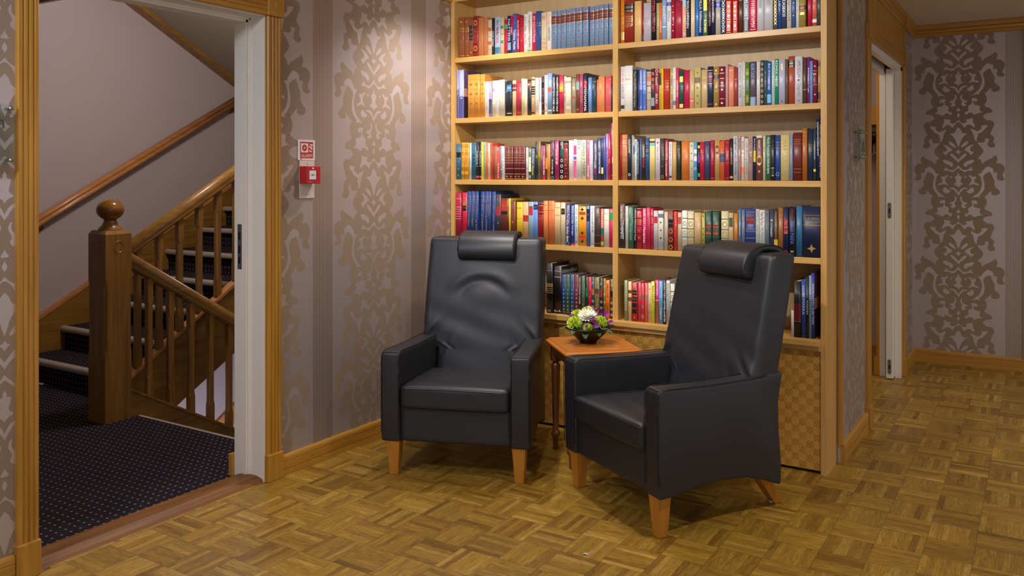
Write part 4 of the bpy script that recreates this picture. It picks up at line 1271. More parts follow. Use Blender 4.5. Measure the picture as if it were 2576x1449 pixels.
('third shelf','right',1.324,3.98,'''-18390,120,234,a82030,narrow bright red book~ at far left,
-18261,305,232,b87848,terracotta book with dark cross lines,b6c3c20~.9~.905;b6c3c20~.78~.785;b6c3c20~.5~.505;b6c3c20~.38~.385;b6c3c20~.26~.265;b6c3c20~.12~.125
-17946,185,229,24262c,black book with white disc at foot,tW~.6~.9~KNUT ALMAR;oW~.12
-17755,120,228,8c94a0,thin grey book,
-17635,61,220,c08c38,narrow gold paperback,b403020~.6~.8
-17573,136,207,9cc4e0,light blue book with white capitals,tW~.1~.7~I SØLVKNAPPEN;t305878~.7~.95~Odin Kiste
-17426,120,206,1c2c3c,thin dark blue book with white script,tW~.15~.95~Søren Anders Vandre E Schonstrom
-17306,123,209,3c5078,slate blue cloth book,hG~.85~VED;hG~.75~ALT
-17172,182,209,40201c,dark brown book with red title,tW~.55~.85~CINNAMON;tR~.3~.55~TIMENE
-16974,202,212,285080,blue book with gold titled panels,rG~.72~.86;r285080~.73~.85;rG~.58~.68;r285080~.59~.67;hG~.79~MYTE
-16750,299,208,d4c078,cream-yellow book with blue band,b2c3830~.9~.94;b80b8d8~.83~.89
-16434,248,208,ccc0d0,pale lilac book,x301820~.9;tG~.3~.8~Kjaer Dame Hotel
-16170,204,208,343c30,dark olive book with gold lines,bG~.86~.865;bG~.6~.605;bG~.5~.505;hG~.8~HANS;hG~.7~TAKK;hG~.65~OVER;oG~.08;dG~.33
-15950,192,201,a82040,crimson book with bold white capitals,tW~.1~.7~FORÅR I MAGADAN;tW~.72~.95~Aasberg
-15742,170,190,d8dce0,white book with black small title,tK~.35~.95~David Carrer Agent Lunnet under;rK~.06~.11
-15556,206,189,cc9c5c,tan cloth book,bG~.75~.755
-15335,215,194,24382c,dark green book with gold cross lines,bG~.86~.865;bG~.64~.645;hG~.78~OM;hG~.7~BJORN
-15098,396,191,c87030,wide orange cloth book,bG~.85~.855;dG~.55;hG~.1~ASCHEHOUG
-14682,227,187,ccc0a8,cream book with small ornaments,x807048~.9;x807048~.7;x807048~.5;x807048~.3;x807048~.08
-14439,164,187,4898c8,blue and white book,bW~.7~.8;bW~.5~.62;oW~.3
-14265,120,173,282028,thin multicoloured book,be8d020~.9~.98;b8030a0~.5~.7;b20a050~.1~.2
-14145,232,187,b01c38,crimson book with rings and fine lines,o701020~.85;o701020~.65;b701020~.12~.125;b701020~.25~.255
-13892,253,189,3c4468,dark slate-blue book,hG~.85~AMUND;hG~.8~VANDRING
-13624,196,193,9c2040,dark crimson book with vertical gold lines,hG~.7~Leif;hG~.5~Bokens;bG~.93~.935;bG~.42~.425;bG~.05~.055
-13413,255,193,b88c54,tan book with maroon oval label,e7c2030~.76;hG~.8~ASFALT;b907040~.08~.085
-13148,228,188,c85c30,orange-red book with blue label,b3c4c80~.46~.68;hG~.56~VANDRE
-12905,222,194,a01c40,crimson cloth book with gold title panel,hG~.7~Joh;hG~.52~Bokens;bG~.93~.935;bG~.42~.425;bG~.05~.055
-12659,152,199,302418,black and gold book,tG~.25~.9~JA ALKSUND;bG~.05~.1
-12487,224,210,b8bcc8,light grey book with black title,tK~.12~.96~Siegfried Lenz - Forbildet
-12248,126,210,b89080,pinkish tan paperback,tK~.7~.95~THORN;tR~.3~.65~Isabel
-12112,145,207,d8ccc8,white book with orange flames,t384080~.7~.9~PETTER;bR~.62~.63;be07840~.15~.3
-11953,173,199,ccc4b8,cream paperback with fine title,t605850~.15~.9~LARS MANN og ADAMSKIN
-11770,201,206,b08c84,rosy brown book with dark title,t302020~.4~.95~VALE TAL ELSKET
-11554,138,207,1c2c48,navy book with yellow box,re0c820~.42~.68;tW~.7~.95~Paulo Gruslig
-11407,303,210,784440,brown and cream art book with painted figure,bd0c8b4~.95~1;ed8b860~.45;xc8a850~.2;tW~.7~.9~MARGARET
-11094,120,209,c4bca4,thin khaki book,t706848~.5~.9~God
-10974,246,211,3c6c4c,green book with white title,tW~.15~.95~Marilyn French - Det blødende hjerte
-10709,168,212,2c2c2c,black leather ribbed book,b484440~.85~.86;b484440~.6~.61;b484440~.4~.41;rW~.1~.28;r2c2c2c~.11~.27
-10528,236,210,28488c,strong blue book with round emblem,hG~.84~ANNIE;hG~.78~ROMANER;hG~.72~VERK;o8098c0~.14
-10278,399,210,ccb878,wide pale yellow book,tb0a060~.2~.9~MARGERETE
-9865,141,213,8090b4,narrow pale blue book,tG~.3~.8~Liv Sunniva
-9706,380,220,6c2824,broad maroon book with gold lines,bG~.85~.855;bG~.76~.765;bG~.24~.245;bG~.17~.175;hG~.81~FORTELLINGER
-9308,224,239,b06428,rust-orange tall book,hG~.92~VARE;bG~.85~.855
-9057,222,233,203048,dark navy book with gold title,bG~.7~.705;bG~.57~.575;hG~.66~DAG;hG~.61~DIAM
-8817,124,239,344050,slate book with yellow sticker,re0d820~.17~.22;tW~.4~.75~Fred Gjøstøl Vinterstrandet
-8680,120,278,1c2c50,tall navy book with white capitals,tW~.4~.95~NORWEGIAN PICTORIAL REVIEW
-8560,101,289,141c3c,tallest navy book at the far right,tW~.65~.95~2. JULY FLY;tW~.05~.4~FOOTBALL STUDIO'''),
('fourth shelf','left',0.975,3.975,'''-28690,389,271,a01c3c,crimson book with white lines~ at far left,bW~.7~.705;hW~.88~DET BESTE;bd890a0~.45~.46;bd890a0~.5~.51;bd890a0~.55~.56;bd890a0~.6~.61;bd890a0~.65~.66
-28250,317,274,cc2040,red encyclopedia-like book with gold magnifier,oG~.85;bG~.74~.8;rK~.62~.72;hG~.68~FAMILIE
-27921,245,281,203c78,blue volume numbered one,hG~.9~Den;hG~.82~1;bG~.78~.785;tG~.3~.76~Jus i hverdagen
-27656,256,282,203c78,blue volume numbered two,hG~.9~Den;hG~.82~2;bG~.78~.785;tG~.3~.76~Jus i hverdagen
-27381,249,282,203c78,blue volume numbered three,hG~.9~Den;hG~.82~3;bG~.78~.785;tG~.2~.76~Foreldre og barn
-26984,234,282,203c78,blue volume numbered four,hG~.9~Den;hG~.82~4;bG~.78~.785;tG~.2~.76~Barn og ungdom
-26725,233,283,203c78,blue volume numbered five,hG~.9~Den;hG~.82~5;bG~.78~.785;tG~.2~.76~Helse og sykdom
-26468,219,283,203c78,blue volume numbered six,hG~.9~Den;hG~.82~6;bG~.78~.785;tG~.5~.76~Samliv
-26224,236,282,203c78,blue volume numbered seven,hG~.9~Den;hG~.82~7;bG~.78~.785;tG~.05~.76~Våre sosiale rettigheter
-25958,343,267,38343c,charcoal book with diamond lines and red label,ra03038~.55~.75;d807868~.9;d807868~.4;d807868~.2
-25603,501,245,5c2418,wide dark brown leather book,rb83828~.72~.95;rK~.64~.7;hG~.84~DEN GODE
-25084,120,245,c8b030,yellow book pushed behind the brown ones,
-24964,334,231,6c3420,brown leather book with gold lines,bG~.92~.925;bG~.85~.855;bG~.08~.085;xG~.5
-24601,397,226,c8a828,yellow cloth book,h806010~.85~BOKEN;b907010~.6~.605
-24187,330,227,c89c68,tan book with red label,bb03030~.53~.68
-23841,321,228,7c98a8,grey-blue book with red label,rb83840~.68~.9
-23502,279,228,6488c8,bright blue book with dark label,b203868~.82~.94;hG~.88~ALT
-23206,328,226,881c20,dark red leather book with gold box,rG~.77~.92;r881c20~.78~.91;bK~.95~.97;bK~.72~.74;hG~.62~KNUT
-22856,269,235,d07c48,light orange cloth book,hG~.9~BJO;b985020~.78~.785
-22570,373,236,c86c3c,deeper orange cloth book,hG~.9~BJORNSON;b985020~.78~.785
-22180,359,228,c4a878,beige cloth book with small title,hG~.88~HANS;h806040~.7~ROMAN
-21805,279,228,c0b090,beige book with dark label,r2c2c28~.72~.86;hG~.8~ALF
-21498,266,217,44406c,violet-navy thriller with white title,tW~.6~.97~Anne Perry;tW~.1~.6~De dødes dans;o30a0d8~.05
-21216,200,215,2848a0,royal blue book with white and pink title,tW~.55~.97~ANNE HOLTAN;tW~.25~.5~Hvite løgner;be02870~.0~.05
-20999,210,218,ccd0c8,off-white book with teal lettering,t308890~.3~.95~TO SUSLIPP;hK~.1~H
-20763,464,210,dc9018,amber book with black scroll ornaments,x201808~.92;x201808~.7;x201808~.33;x201808~.12;rc03018~.79~.86;rc03018~.2~.27;hG~.82~SANG
-20283,185,214,4468a0,blue book with navy label,b182850~.62~.92;hG~.78~LID
-20082,247,213,d8dce4,white book with black title,tK~.35~.95~Elin Rudi ALLEN KJERSTEN MIN;bK~.06~.065
-19820,350,203,48342c,dark brown leather book with gold lines,bG~.85~.855;bG~.3~.305;bG~.1~.105;xG~.8
-19449,176,200,c85038,orange and teal collage book,b206060~.3~.5;b80a040~.05~.15;tW~.5~.9~ARABIEN
-19257,294,199,d0c8b8,cream cloth book,hG~.88~NY;bG~.7~.705
-18948,200,198,cc2858,pink-red book with green label,b30a048~.72~.92'''),
('fourth shelf','right',0.977,3.975,'''-18369,288,226,3c343c,dark book with mauve top~ at far left,b806058~.6~1;tW~.65~.95~Susan Isaacs;tW~.2~.62~STEVNEMØTET
-18064,152,214,c8ccbc,pale grey-green paperback,t707860~.1~.9~HAVEN OG JOURNALIST OLE
-17901,291,209,3c6450,green cloth-backed book,t90b090~.7~.93~Erling Heltz;t90b090~.2~.6~Den hellige Sunniva
-17593,139,206,1c2430,thin navy book,tW~.2~.95~Thomas Hammerstad Turen
-17443,287,205,b82430,red book with black bands and gilt stars,bK~.94~.97;bK~.74~.76;bK~.55~.57;bK~.36~.38;bK~.17~.19;dG~.86;dG~.45;dG~.27;hG~.65~VED
-17139,220,206,c82868,hot pink book with white script,tW~.15~.75~Kurt i Mandarinen;tW~.8~.97~IIIIII
-16903,202,209,b02840,red cloth book with fine gold bands,bG~.9~.905;bG~.7~.705;bG~.5~.505
-16685,136,204,c01850,crimson ribbed book,b900838~.8~.82;b900838~.6~.62;b900838~.4~.42;b900838~.2~.22
-16533,243,194,b4aca4,grey book with red label,rc02c40~.68~.85
-16268,274,195,ccc4b4,white and blue-grey patterned book,b708098~.82~.92;b708098~.1~.2;xK~.7;xK~.5;xK~.3
-15978,203,190,b4a898,taupe cloth book,
-15760,302,196,702028,maroon book with round medallions,oG~.92;oG~.48;oG~.27;oG~.08;rK~.58~.78;hG~.68~Hamsun
-15442,147,192,e43c28,bright scarlet book,tK~.45~.9~ROLF H. MOEN;tK~.1~.4~PALMENE VINTER
-15273,215,188,b8a890,beige-grey book with coral label,rc84c50~.7~.88
-15038,276,198,d4d4c8,white book with green bands and rosettes,b307050~.8~.82;b307050~.55~.57;b307050~.34~.36;b307050~.1~.12;oG~.68;oG~.45;oG~.22
-14741,315,196,c8bc98,cream book with green bands and rosettes,b307050~.8~.82;b307050~.55~.57;b307050~.34~.36;b307050~.1~.12;oG~.68;oG~.45;oG~.22
-14395,343,190,b89868,tan cloth book,b907040~.2~.202
-14032,173,188,a89838,yellow-olive book with black arrows,xK~.92;xK~.6;xK~.45;xK~.3;xK~.15
-13844,308,196,2c4c44,left one of two dark green volumes with red title labels,r8c3028~.58~.68;r8c3028~.42~.52;hG~.63~Novel;hG~.47~Berg;bG~.72~.725;bG~.38~.385
-13512,340,196,2c4c44,right one of two dark green volumes with red title labels,r8c3028~.58~.68;r8c3028~.42~.52;hG~.63~Novel;hG~.47~Lange;bG~.72~.725;bG~.38~.385
-13062,346,200,c4b894,wide cream book with green bands and rosettes,b307050~.8~.82;b307050~.55~.57;b307050~.34~.36;oG~.68;oG~.45;oG~.22
-12697,225,193,b89c70,tan book with green label,r486038~.65~.88
-12452,200,191,b46c2c,orange-brown book,bG~.8~.805
-12228,126,210,4c7088,narrow teal-blue book,tW~.3~.8~Michael Kjaer
-12087,164,209,5c6c98,slate-violet book,tG~.4~.9~Mann Nils
-11904,483,214,2c3c7c,broad blue book with maroon label and gold lines,r802838~.66~.82;bG~.92~.93;bG~.86~.865;bG~.55~.56;bG~.5~.51;bG~.35~.36;hG~.76~NORLANDIA
-11406,166,213,b8b8ac,light grey-green book,t808478~.1~.95~FORTELLEREN FRA HAVET
-11226,240,209,ccc8c0,off-white book with teal second word,tK~.65~.95~Piers Paul Read;t208080~.2~.62~PROFESSORENS
-10972,187,207,64707c,slate-grey book,t404850~.1~.95~DAG HAMARS SOLLIV ETTERTIDEN
-10775,196,211,38384c,charcoal patterned book,tW~.3~.9~Kunsten;b504c58~.6~.75
-10566,176,211,403830,dark brown and yellow book,bc8a828~.0~.35;tG~.3~.95~Angelina Ryggtanning
-10380,230,221,945c34,light brown cloth book,b704020~.9~.905;b704020~.8~.805
-10131,224,222,1c2448,navy book with three red squares,rb83038~.68~.76;rb83038~.57~.65;rb83038~.46~.54;hG~.7~H;hG~.59~H;hG~.48~H;oR~.08
-9889,300,221,1c1c28,black book with red name and blue title,tR~.75~.98~LYNDA LA PLANTE;t4868c8~.25~.72~BELLA MAFIA;hW~.1~H
-9571,275,231,30648c,teal textured cloth book,h508cb0~.85~KJAERE;h508cb0~.7~NORGES;h508cb0~.6~BYGGER
-9274,785,231,1c2444,very thick navy history book at the far right,bG~.82~.825;bG~.62~.63;hG~.76~H. G. WELLS;hG~.69~VERDENSHISTORIE;xG~.17'''),
('bottom shelf','left',0.604,3.975,'''-22672,385,268,1c1c22,black encyclopedia with gold number blocks,hW~.85~Aschehoug;bG~.4~.6;b1c1c22~.42~.44;b1c1c22~.46~.48;b1c1c22~.5~.52;hW~.05~H
-22265,487,252,141416,black encyclopedia with title on its cover,hW~.9~Aschehoug;hW~.78~leksikon;hW~.06~Bo-A;C
-21743,231,212,28447c,navy ornate book with silver scrolls,SETO
-21498,223,213,2c5c44,green ornate book with silver scrolls,SETO
-21262,249,215,2c4880,bright blue ornate book with silver scrolls,SETO
-20999,240,215,742c30,dark red ornate book with silver scrolls,SETO
-20745,150,209,20242c,narrow black book with white title,tW~.3~.95~JACK AMUNDSEN VANDRE
-20581,204,212,4c5c40,olive green ornate book,xG~.7;xG~.5;xG~.3;bG~.85~.86
-20363,176,208,203028,blackish book with green label,r207050~.5~.72
-20174,175,208,b81c34,bright red book with gilt label,rG~.5~.68;rb81c34~.51~.67
-19985,168,210,343c48,slate book with ovals and orange label,rc06030~.55~.7;oW~.85;oW~.4;oW~.25
-19797,287,209,6c6438,olive-tan book with zigzag foot,r48402c~.6~.72;tG~.05~.45~MMMMMM
-19490,166,208,2c2820,black book with red label and ovals,rb02838~.52~.72;oW~.85;oW~.4;oW~.25
-19311,132,206,80702c,narrow gold book with loops,oW~.8;oW~.6;oW~.4
-19159,224,198,dc6c20,orange book with small black title,tK~.55~.92~LIVINGSTONE;tK~.2~.4~Cappelen
-18916,164,205,4c4424,olive book with ovals and black label,rK~.55~.7;oW~.85;oW~.4;oW~.25;oW~.1'''),
('bottom shelf','right',0.604,3.975,'''-18111,186,205,848860,sage book with leaf pattern~ at far left,tc0c090~.05~.95~SSSSSSSSSS
-17912,191,200,ccb070,cream book with two brown labels,b704c34~.7~.78;b704c34~.5~.6
-17708,323,196,a82030,red book with four black labels,rK~.68~.8;rK~.52~.63;rK~.36~.47;rK~.2~.31;hG~.86~Den;dG~.1;hG~.74~DEN;hG~.58~ALL
-17372,176,198,b83440,coral red book,bG~.8~.81
-17183,157,196,c83450,pink and brown striped book,ba06040~.6~.7;ba06040~.35~.45;ba06040~.1~.2
-17014,162,197,d85c50,salmon book with grey square,r908888~.58~.7
-16833,174,199,ccb080,cream book with small square ornaments,x806840~.85;x806840~.45;x806840~.25
-16646,186,208,c8cc40,yellow-green book with black title,tK~.5~.9~Bedre enn gull
-16442,191,216,c82078,book with magenta top and brown foot,b8c5030~.0~.52;be8c020~.52~.54;tW~.65~.95~EVA HELEN
-16233,202,214,5c98cc,light blue book with oval,oW~.65;tW~.1~.4~Asbjorn
-16019,158,216,1c1c1e,black book with bold white capitals,tW~.05~.95~TORE TVEIT-HEMMELIGHETER
-15848,188,218,d0ccc4,white book with long thin title,t484848~.05~.95~MARTIN ANDERSEN NEXØ DITTE MENNESKEBARN
-15642,229,204,c8ccb8,white book with green cross bands,b307050~.8~.82;b307050~.55~.57;b307050~.3~.32;oG~.68;oG~.42
-15395,246,209,2c5044,green book with red labels~ beside the armchair,r8c3028~.58~.68;r8c3028~.42~.52
-9786,120,122,d8d4cc,white book mostly hidden by the armchair,
-9666,313,256,1c1c20,black book with dark red band,b6c2028~.3~.6;bG~.28~.29
-9337,189,263,2848a0,blue book with white mountain title,tW~.4~.9~NORDMARKA
-9133,120,280,20242c,narrow black book with white script,tW~.1~.9~KUNSTEN
-9011,120,285,8098ac,thin grey-blue book,tK~.2~.9~Kunsten å leve
-8891,138,297,2438a0,tall blue book with photo cover,tW~.1~.95~EMIGRANTEN ELEKTRISK;s5c3034''')]

# ---------------------------------------------------------------- bookcase
bc = thing('bookcase', 'tall built-in beech bookcase with two bays of shelves and a marquetry base', 'bookcase', (-1.86, 3.975, 0))
OB = Vector(bc.location)
def lbc(o):
    o.location = -OB
    return o
XB = [(-2.872, -1.873), (-1.843, -.846)]
def bb(name, x0, x1, y0, y1, z0, z1, mat, w=.0015):
    return lbc(mesh_obj(name, bevel_box(x0, x1, y0, y1, z0, z1, w), mat, bc))
bb('side_panel', -2.897, -2.872, 3.970, 4.205, 0, 2.415, BEECH['Z'])
bb('divider', -1.873, -1.843, 3.972, 4.205, .608, 2.415, BEECH['Z'])
bb('side_panel', -.846, -.819, 3.968, 4.205, 0, 2.415, BEECH['Z'])
# recessed groove beside the right stile
for (x0, x1) in XB:
    bb('back_panel', x0, x1, 4.190, 4.205, .600, 2.40, BEECHI['Z'], .0005)
    for z in (2.375, 2.023, 1.675, 1.323, .975):
        bb('shelf', x0, x1, 3.975, 4.190, z - .028, z, BEECH['X'])
        # shelf pin holes are on the side faces of the uprights
    b = bmesh.new()
    for k in range(34):
        z = .70 + k * .048
        for yy in (4.02, 4.145):
            for xx, s in ((x0 + .0006, 1),):
                vs = [b.verts.new((xx, yy + .0028 * cos(a), z + .0028 * sin(a))) for a in [2 * pi * q / 8 for q in range(8)]]
                b.faces.new(vs)
    lbc(mesh_obj('pin_holes', b, plain('hole_brown', '4a3820', .9), bc))['kind'] = 'stuff'
bb('ledge', -2.872, -.846, 3.943, 4.190, .580, .608, BEECH['X'], .003)
bb('ledge_moulding', -2.872, -.846, 3.962, 3.99, .556, .580, BEECH['X'], .003)
bb('base_panel', -2.872, -1.860, 3.985, 4.0, .014, .556, MARQ, .0005)
bb('base_panel', -1.858, -.846, 3.985, 4.0, .014, .556, MARQ, .0005)
bb('plinth', -2.872, -.846, 4.02, 4.04, 0, .05, DARKGAP, .0005)  # near-black strip painting the shade in the gap under the base panels

# ---------------------------------------------------------------- books
PAGES = plain('page_block', 'd8ccb0', .8, .2, noise=.08, nscale=200)
BM = {}
CM = {'G': 'c8a455', 'W': 'ece8e0', 'K': '161616', 'R': 'c03030'}


def bookmat(c, boost=1.0, print_=False):
    k = (c, print_)
    if k not in BM:
        hx = CM.get(c, c)
        m, nt, p = new_mat(('print_' if print_ else 'cover_') + hx)
        col = srgb(hx)
        p.inputs['Base Color'].default_value = tuple(min(.9, x * BOOKGAIN) for x in col[:3]) + (1,)
        gold = c == 'G'
        p.inputs['Roughness'].default_value = .32 if gold else .38
        p.inputs['Metallic'].default_value = .5 if gold else 0
        p.inputs['Specular IOR Level'].default_value = .5
        BM[k] = m
    return BM[k]


def parse(ops):
    o = []
    for s in ops.split(';'):
        if not s:
            continue
        k = s[0]
        if k == 'S' or k == 'C':
            o.append((k, None, []))
            continue
        a = s[1:].split('~')
        o.append((k, a[0], a[1:]))
    return o

SETOPS = {
    'SET1': 'r4a7898~0~0;b6c2c34~.66~.86;bG~.87~.885;bG~.64~.655;hG~.78~INGE;hG~.72~VERKER;dR~.94;bb04848~.5~.504;bb04848~.34~.344;bb04848~.18~.184;db04848~.57;db04848~.42;db04848~.26;db04848~.1',
    'SET2': 'bG~.76~.765;rG~.55~.74;rb82028~.555~.735;xG~.65;rG~.33~.53;rb82028~.335~.525;xG~.43;rG~.08~.3;rb82028~.085~.295;xG~.19;hG~.85~SAGA;bG~.04~.045',
    'SET3': 'ba86820~.88~.885;ba86820~.66~.665;ba86820~.44~.445;ba86820~.22~.225;x8c5418~.77;x8c5418~.55;x8c5418~.33;x8c5418~.1',
    'SET7': 'rd88820~.86~.95;rd88820~.66~.75;rd88820~.5~.59;rd88820~.34~.43;rd88820~.14~.23;hG~.8~ORD',
    'SET9': 'bG~.95~.965;bG~.90~.905;bG~.80~.815;bG~.66~.675;bG~.50~.515;bG~.33~.345;bG~.17~.185;bG~.03~.04;hG~.86~BULL;hG~.73~HAMS;hG~.58~VERK;xG~.1',
    'SETO': 'bG~.93~.94;bG~.72~.73;bG~.06~.07;x98a8b8~.62;x98a8b8~.52;x98a8b8~.42;x98a8b8~.32;x98a8b8~.22;x98a8b8~.13;hG~.83~VERK',
}
ORN = [(0, 1), (.22, .32), (1, 0), (.32, -.22), (0, -1), (-.22, -.32), (-1, 0), (-.32, .22)]
rnd = random.Random(7)
COVERTXT = {}


def make_book(x0, w, h, y, z, col, desc, ops, label, group):
    d = rnd.uniform(.125, .150)
    if h > .235:
        d = .185
    elif h > .215:
        d = .16
    if w > .05:
        d = .165
    for k in SETOPS:
        if k + ';' in ops + ';':
            ops = (ops + ';').replace(k + ';', SETOPS[k] + ';')
    P = parse(ops)
    mats = [bookmat(col)]
    idx = {(col, False): 0}

    def mi(c, pr=True):
        k = (c, pr)
        if k not in idx:
            idx[k] = len(mats)
            mats.append(bookmat(c, print_=pr))
        return idx[k]
    bul = min(.004, w * .12)
    yb = lambda u: -bul * (1 - abs(2 * u - 1) ** 5)          # spine bulge
    bm = bmesh.new()
    t = min(.0022, w * .16)
    us_ = [0, .05, .12, .22, .78, .88, .95, 1]
    nseg = 7
    # spine shell
    def col_(u, dy, zz):
        return (u * w, yb(u) + dy, zz)
    of = [[bm.verts.new(col_(u, 0, zz)) for u in us_] for zz in (0, h)]
    inn = [[bm.verts.new((min(max(u * w, t), w - t), yb(u) + t, zz)) for u in us_] for zz in (0, h)]
    for k in range(nseg):
        f = bm.faces.new((of[0][k], of[0][k + 1], of[1][k + 1], of[1][k])); f.smooth = True
        bm.faces.new((of[1][k], of[1][k + 1], inn[1][k + 1], inn[1][k]))
        bm.faces.new((of[0][k + 1], of[0][k], inn[0][k], inn[0][k + 1]))
    sc = [p for p in P if p[0] == 's']
    box(bm, 0, t, 0, d, 0, h)
    _, fs = box(bm, w - t, w, 0, d, 0, h)
    if sc:
        c = mi(sc[0][1], False)
        fs[5].material_index = c
        for k, (za, zb, cc) in enumerate(((.0, .45, '2c2430'), (.45, .62, 'b08078'), (.62, 1, sc[0][1]))):
            vs = [bm.verts.new((w + .0003, yy, zz)) for yy, zz in ((0, za * h), (d, za * h), (d, zb * h * .999), (0, zb * h))]
            f = bm.faces.new(vs); f.material_index = mi(cc, False)

    def strip(v0, v1, ua, ub_, lift, m):
        cuts = [c_ for c_ in (0, .05, .12, .22, .78, .88, .95, 1) if ua < c_ < ub_]
        cuts = [ua] + cuts + [ub_]
        for a, b in zip(cuts, cuts[1:]):
            f = bm.faces.new([bm.verts.new((uu * w, yb(uu) - lift, vv * h)) for uu, vv in ((a, v0), (b, v0), (b, v1), (a, v1))])
            f.material_index = m
            f.smooth = True
    lift = .0003
    for k, c, a in P:
        lift += .00006
        if k == 'b':
            strip(float(a[0]), float(a[1]), 0, 1, lift, mi(c))
        elif k == 'r' and float(a[1]) > float(a[0]):
            strip(float(a[0]), float(a[1]), .10, .90, lift, mi(c))
        elif k in 'doxe':
            v = float(a[0]); r = w * {'o': .34, 'e': .40}.get(k, .26)
            if k == 'd':
                pts = [(0, 1.3), (.8, 0), (0, -1.3), (-.8, 0)]; r = w * .16
            elif k in 'oe':
                pts = [(cos(q), (1.15 if k == 'o' else 2.1) * sin(q)) for q in [2 * pi * i / 16 for i in range(16)]]
            else:
                pts = ORN
            if k == 'o':
                # ring or disc outline
                n = 16
                for i in range(n):
                    q0, q1 = 2 * pi * i / n, 2 * pi * (i + 1) / n
                    pp = [(cos(q0), 1.15 * sin(q0)), (cos(q1), 1.15 * sin(q1)), (.72 * cos(q1), .83 * sin(q1)), (.72 * cos(q0), .83 * sin(q0))]
                    f = bm.faces.new([bm.verts.new((w / 2 + px_ * r, yb(.5 + px_ * r / w) - lift, v * h + pz * r)) for px_, pz in pp])
                    f.material_index = mi(c)
            else:
                f = bm.faces.new([bm.verts.new((w / 2 + px_ * r, yb(.5 + px_ * r / w) - lift, v * h + pz * r)) for px_, pz in pts][::-1])
                f.material_index = mi(c)
        elif k in 'th':
            txt = a[-1]
            vs, fs, tx0, tx1, ty0, ty1 = text_bm(txt)
            if not vs:
                continue
            m = mi(c)
            if k == 't':
                v0, v1 = float(a[0]), float(a[1])
                L = (v1 - v0) * h
                cap = w * .58
                sl = L / (tx1 - tx0); sh = cap / max(ty1 - ty0, .5)
                sh = min(sh, sl * 1.9)
                sl = min(sl, sh * 1.5)
                cy = (ty0 + ty1) / 2
                zt = h * (v0 + v1) / 2 + sl * (tx1 - tx0) / 2
                nv = []
                for vx, vy, _ in vs:
                    X = w / 2 + (vy - cy) * sh
                    Z = zt - (vx - tx0) * sl
                    nv.append(bm.verts.new((X, yb(X / w) - lift, Z)))
            else:
                v = float(a[0])
                W = w * .80
                s = W / (tx1 - tx0)
                s2 = min(s, .05 * h * 1.3)
                s = min(s, s2 * 1.3)
                cx_ = (tx0 + tx1) / 2; cy = (ty0 + ty1) / 2
                nv = []
                for vx, vy, _ in vs:
                    X = w / 2 + (vx - cx_) * s
                    nv.append(bm.verts.new((X, yb(X / w) - lift, v * h + (vy - cy) * s2)))
            for f in fs:
                try:
                    ff = bm.faces.new([nv[i] for i in f])
                    ff.material_index = m
                except ValueError:
                    pass
    if any(k == 'C' for k, _, _ in P):
        # title printed across the visible cover side
        vs, fs, tx0, tx1, ty0, ty1 = text_bm('Aschehoug og Gyldendals')
        s = (d * .92) / (tx1 - tx0)
        m = mi('W')
        nv = [bm.verts.new((w + .0004, .005 + (vx - tx0) * s, h * .82 + (vy - ty0) * s * 2.2)) for vx, vy, _ in vs]
        for f in fs:
            ff = bm.faces.new([nv[i] for i in f]); ff.material_index = m
    o = mesh_obj('book', bm, mats)
    o.location = (x0, y, z)
    tag(o, label, 'book', group)
    pb = bmesh.new()
    box(pb, t, w - t, max(.0, t * .5), d - .003, .002, h - .0035)
    mesh_obj('page_block', pb, PAGES, o)
    return o

for shelf, bay, z, y, data in BOOKS:
    for line in data.split('\n'):
        x0, w, h, col, desc, ops = line.split(',', 5)
        x0 = int(x0) / 10000; w = int(w) / 10000 - .0004; h = int(h) / 1000
        if shelf == 'bottom shelf':
            z = .608
        lab = desc.replace('~', ',') + ', ' + shelf + ', ' + bay + ' bay'
        make_book(x0, w, h, y + rnd.uniform(0.001, .008) + .004, z, col, desc, ops, lab, 'books on the %s of the %s bay' % (shelf, bay))

# ---------------------------------------------------------------- armchairs
def g2(x, s):
    return math.exp(-(x / s) ** 2)


def sstep(a, b, x):
    t = max(0, min(1, (x - a) / (b - a)))
    return t * t * (3 - 2 * t)


def side_mesh(sg):
    prof = [(-.028, .156), (.04, .158), (.14, .170), (.27, .177), (.40, .165), (.51, .135), (.602, .100), (.606, .18), (.592, .32), (.588, .44), (.600, .50), (.612, .556), (.54, .553), (.44, .546), (.20, .549), (.05, .556), (-.020, .560), (-.034, .552), (-.036, .50), (-.034, .30)]
    bm = bmesh.new()
    prism(bm, prof, lambda q: (0, q[0], q[1]), lambda q: (.088, q[0], q[1]))
    bevel_all(bm, .011, 4, 25)
    for v in bm.verts:
        t = max(0, min(1, v.co.y / .6))
        out = .340 - .036 * t
        # slight flare of the outer face at the hem
        x = v.co.x / .088
        xo = out - .088 * (1 - x)
        v.co.x = sg * xo
    if sg < 0:
        bmesh.ops.reverse_faces(bm, faces=bm.faces)
    for f in bm.faces:
        f.smooth = True
    return bm


def seam_mesh(sg):
    bm = bmesh.new()
    def X(y, inner=False):
        out = .340 - .036 * max(0, min(1, y / .6))
        return sg * (out - (.088 if inner else 0))
    top = [(-.030, .20), (-.033, .35), (-.035, .50), (-.030, .552), (0.0, .5615), (.1, .556), (.25, .5515), (.44, .5485), (.52, .551)]
    for inner in (False, True):
        pts = []
        for y, z in smooth_loop(top, 2, closed=False):
            xx = X(y, inner) - sg * (.0035 if not inner else -.0035)
            pts.append((xx, y - (.003 if z < .55 else 0), z - (.0015 if z > .55 else 0)))
        tube(bm, pts, .0018, 6)
    return bm


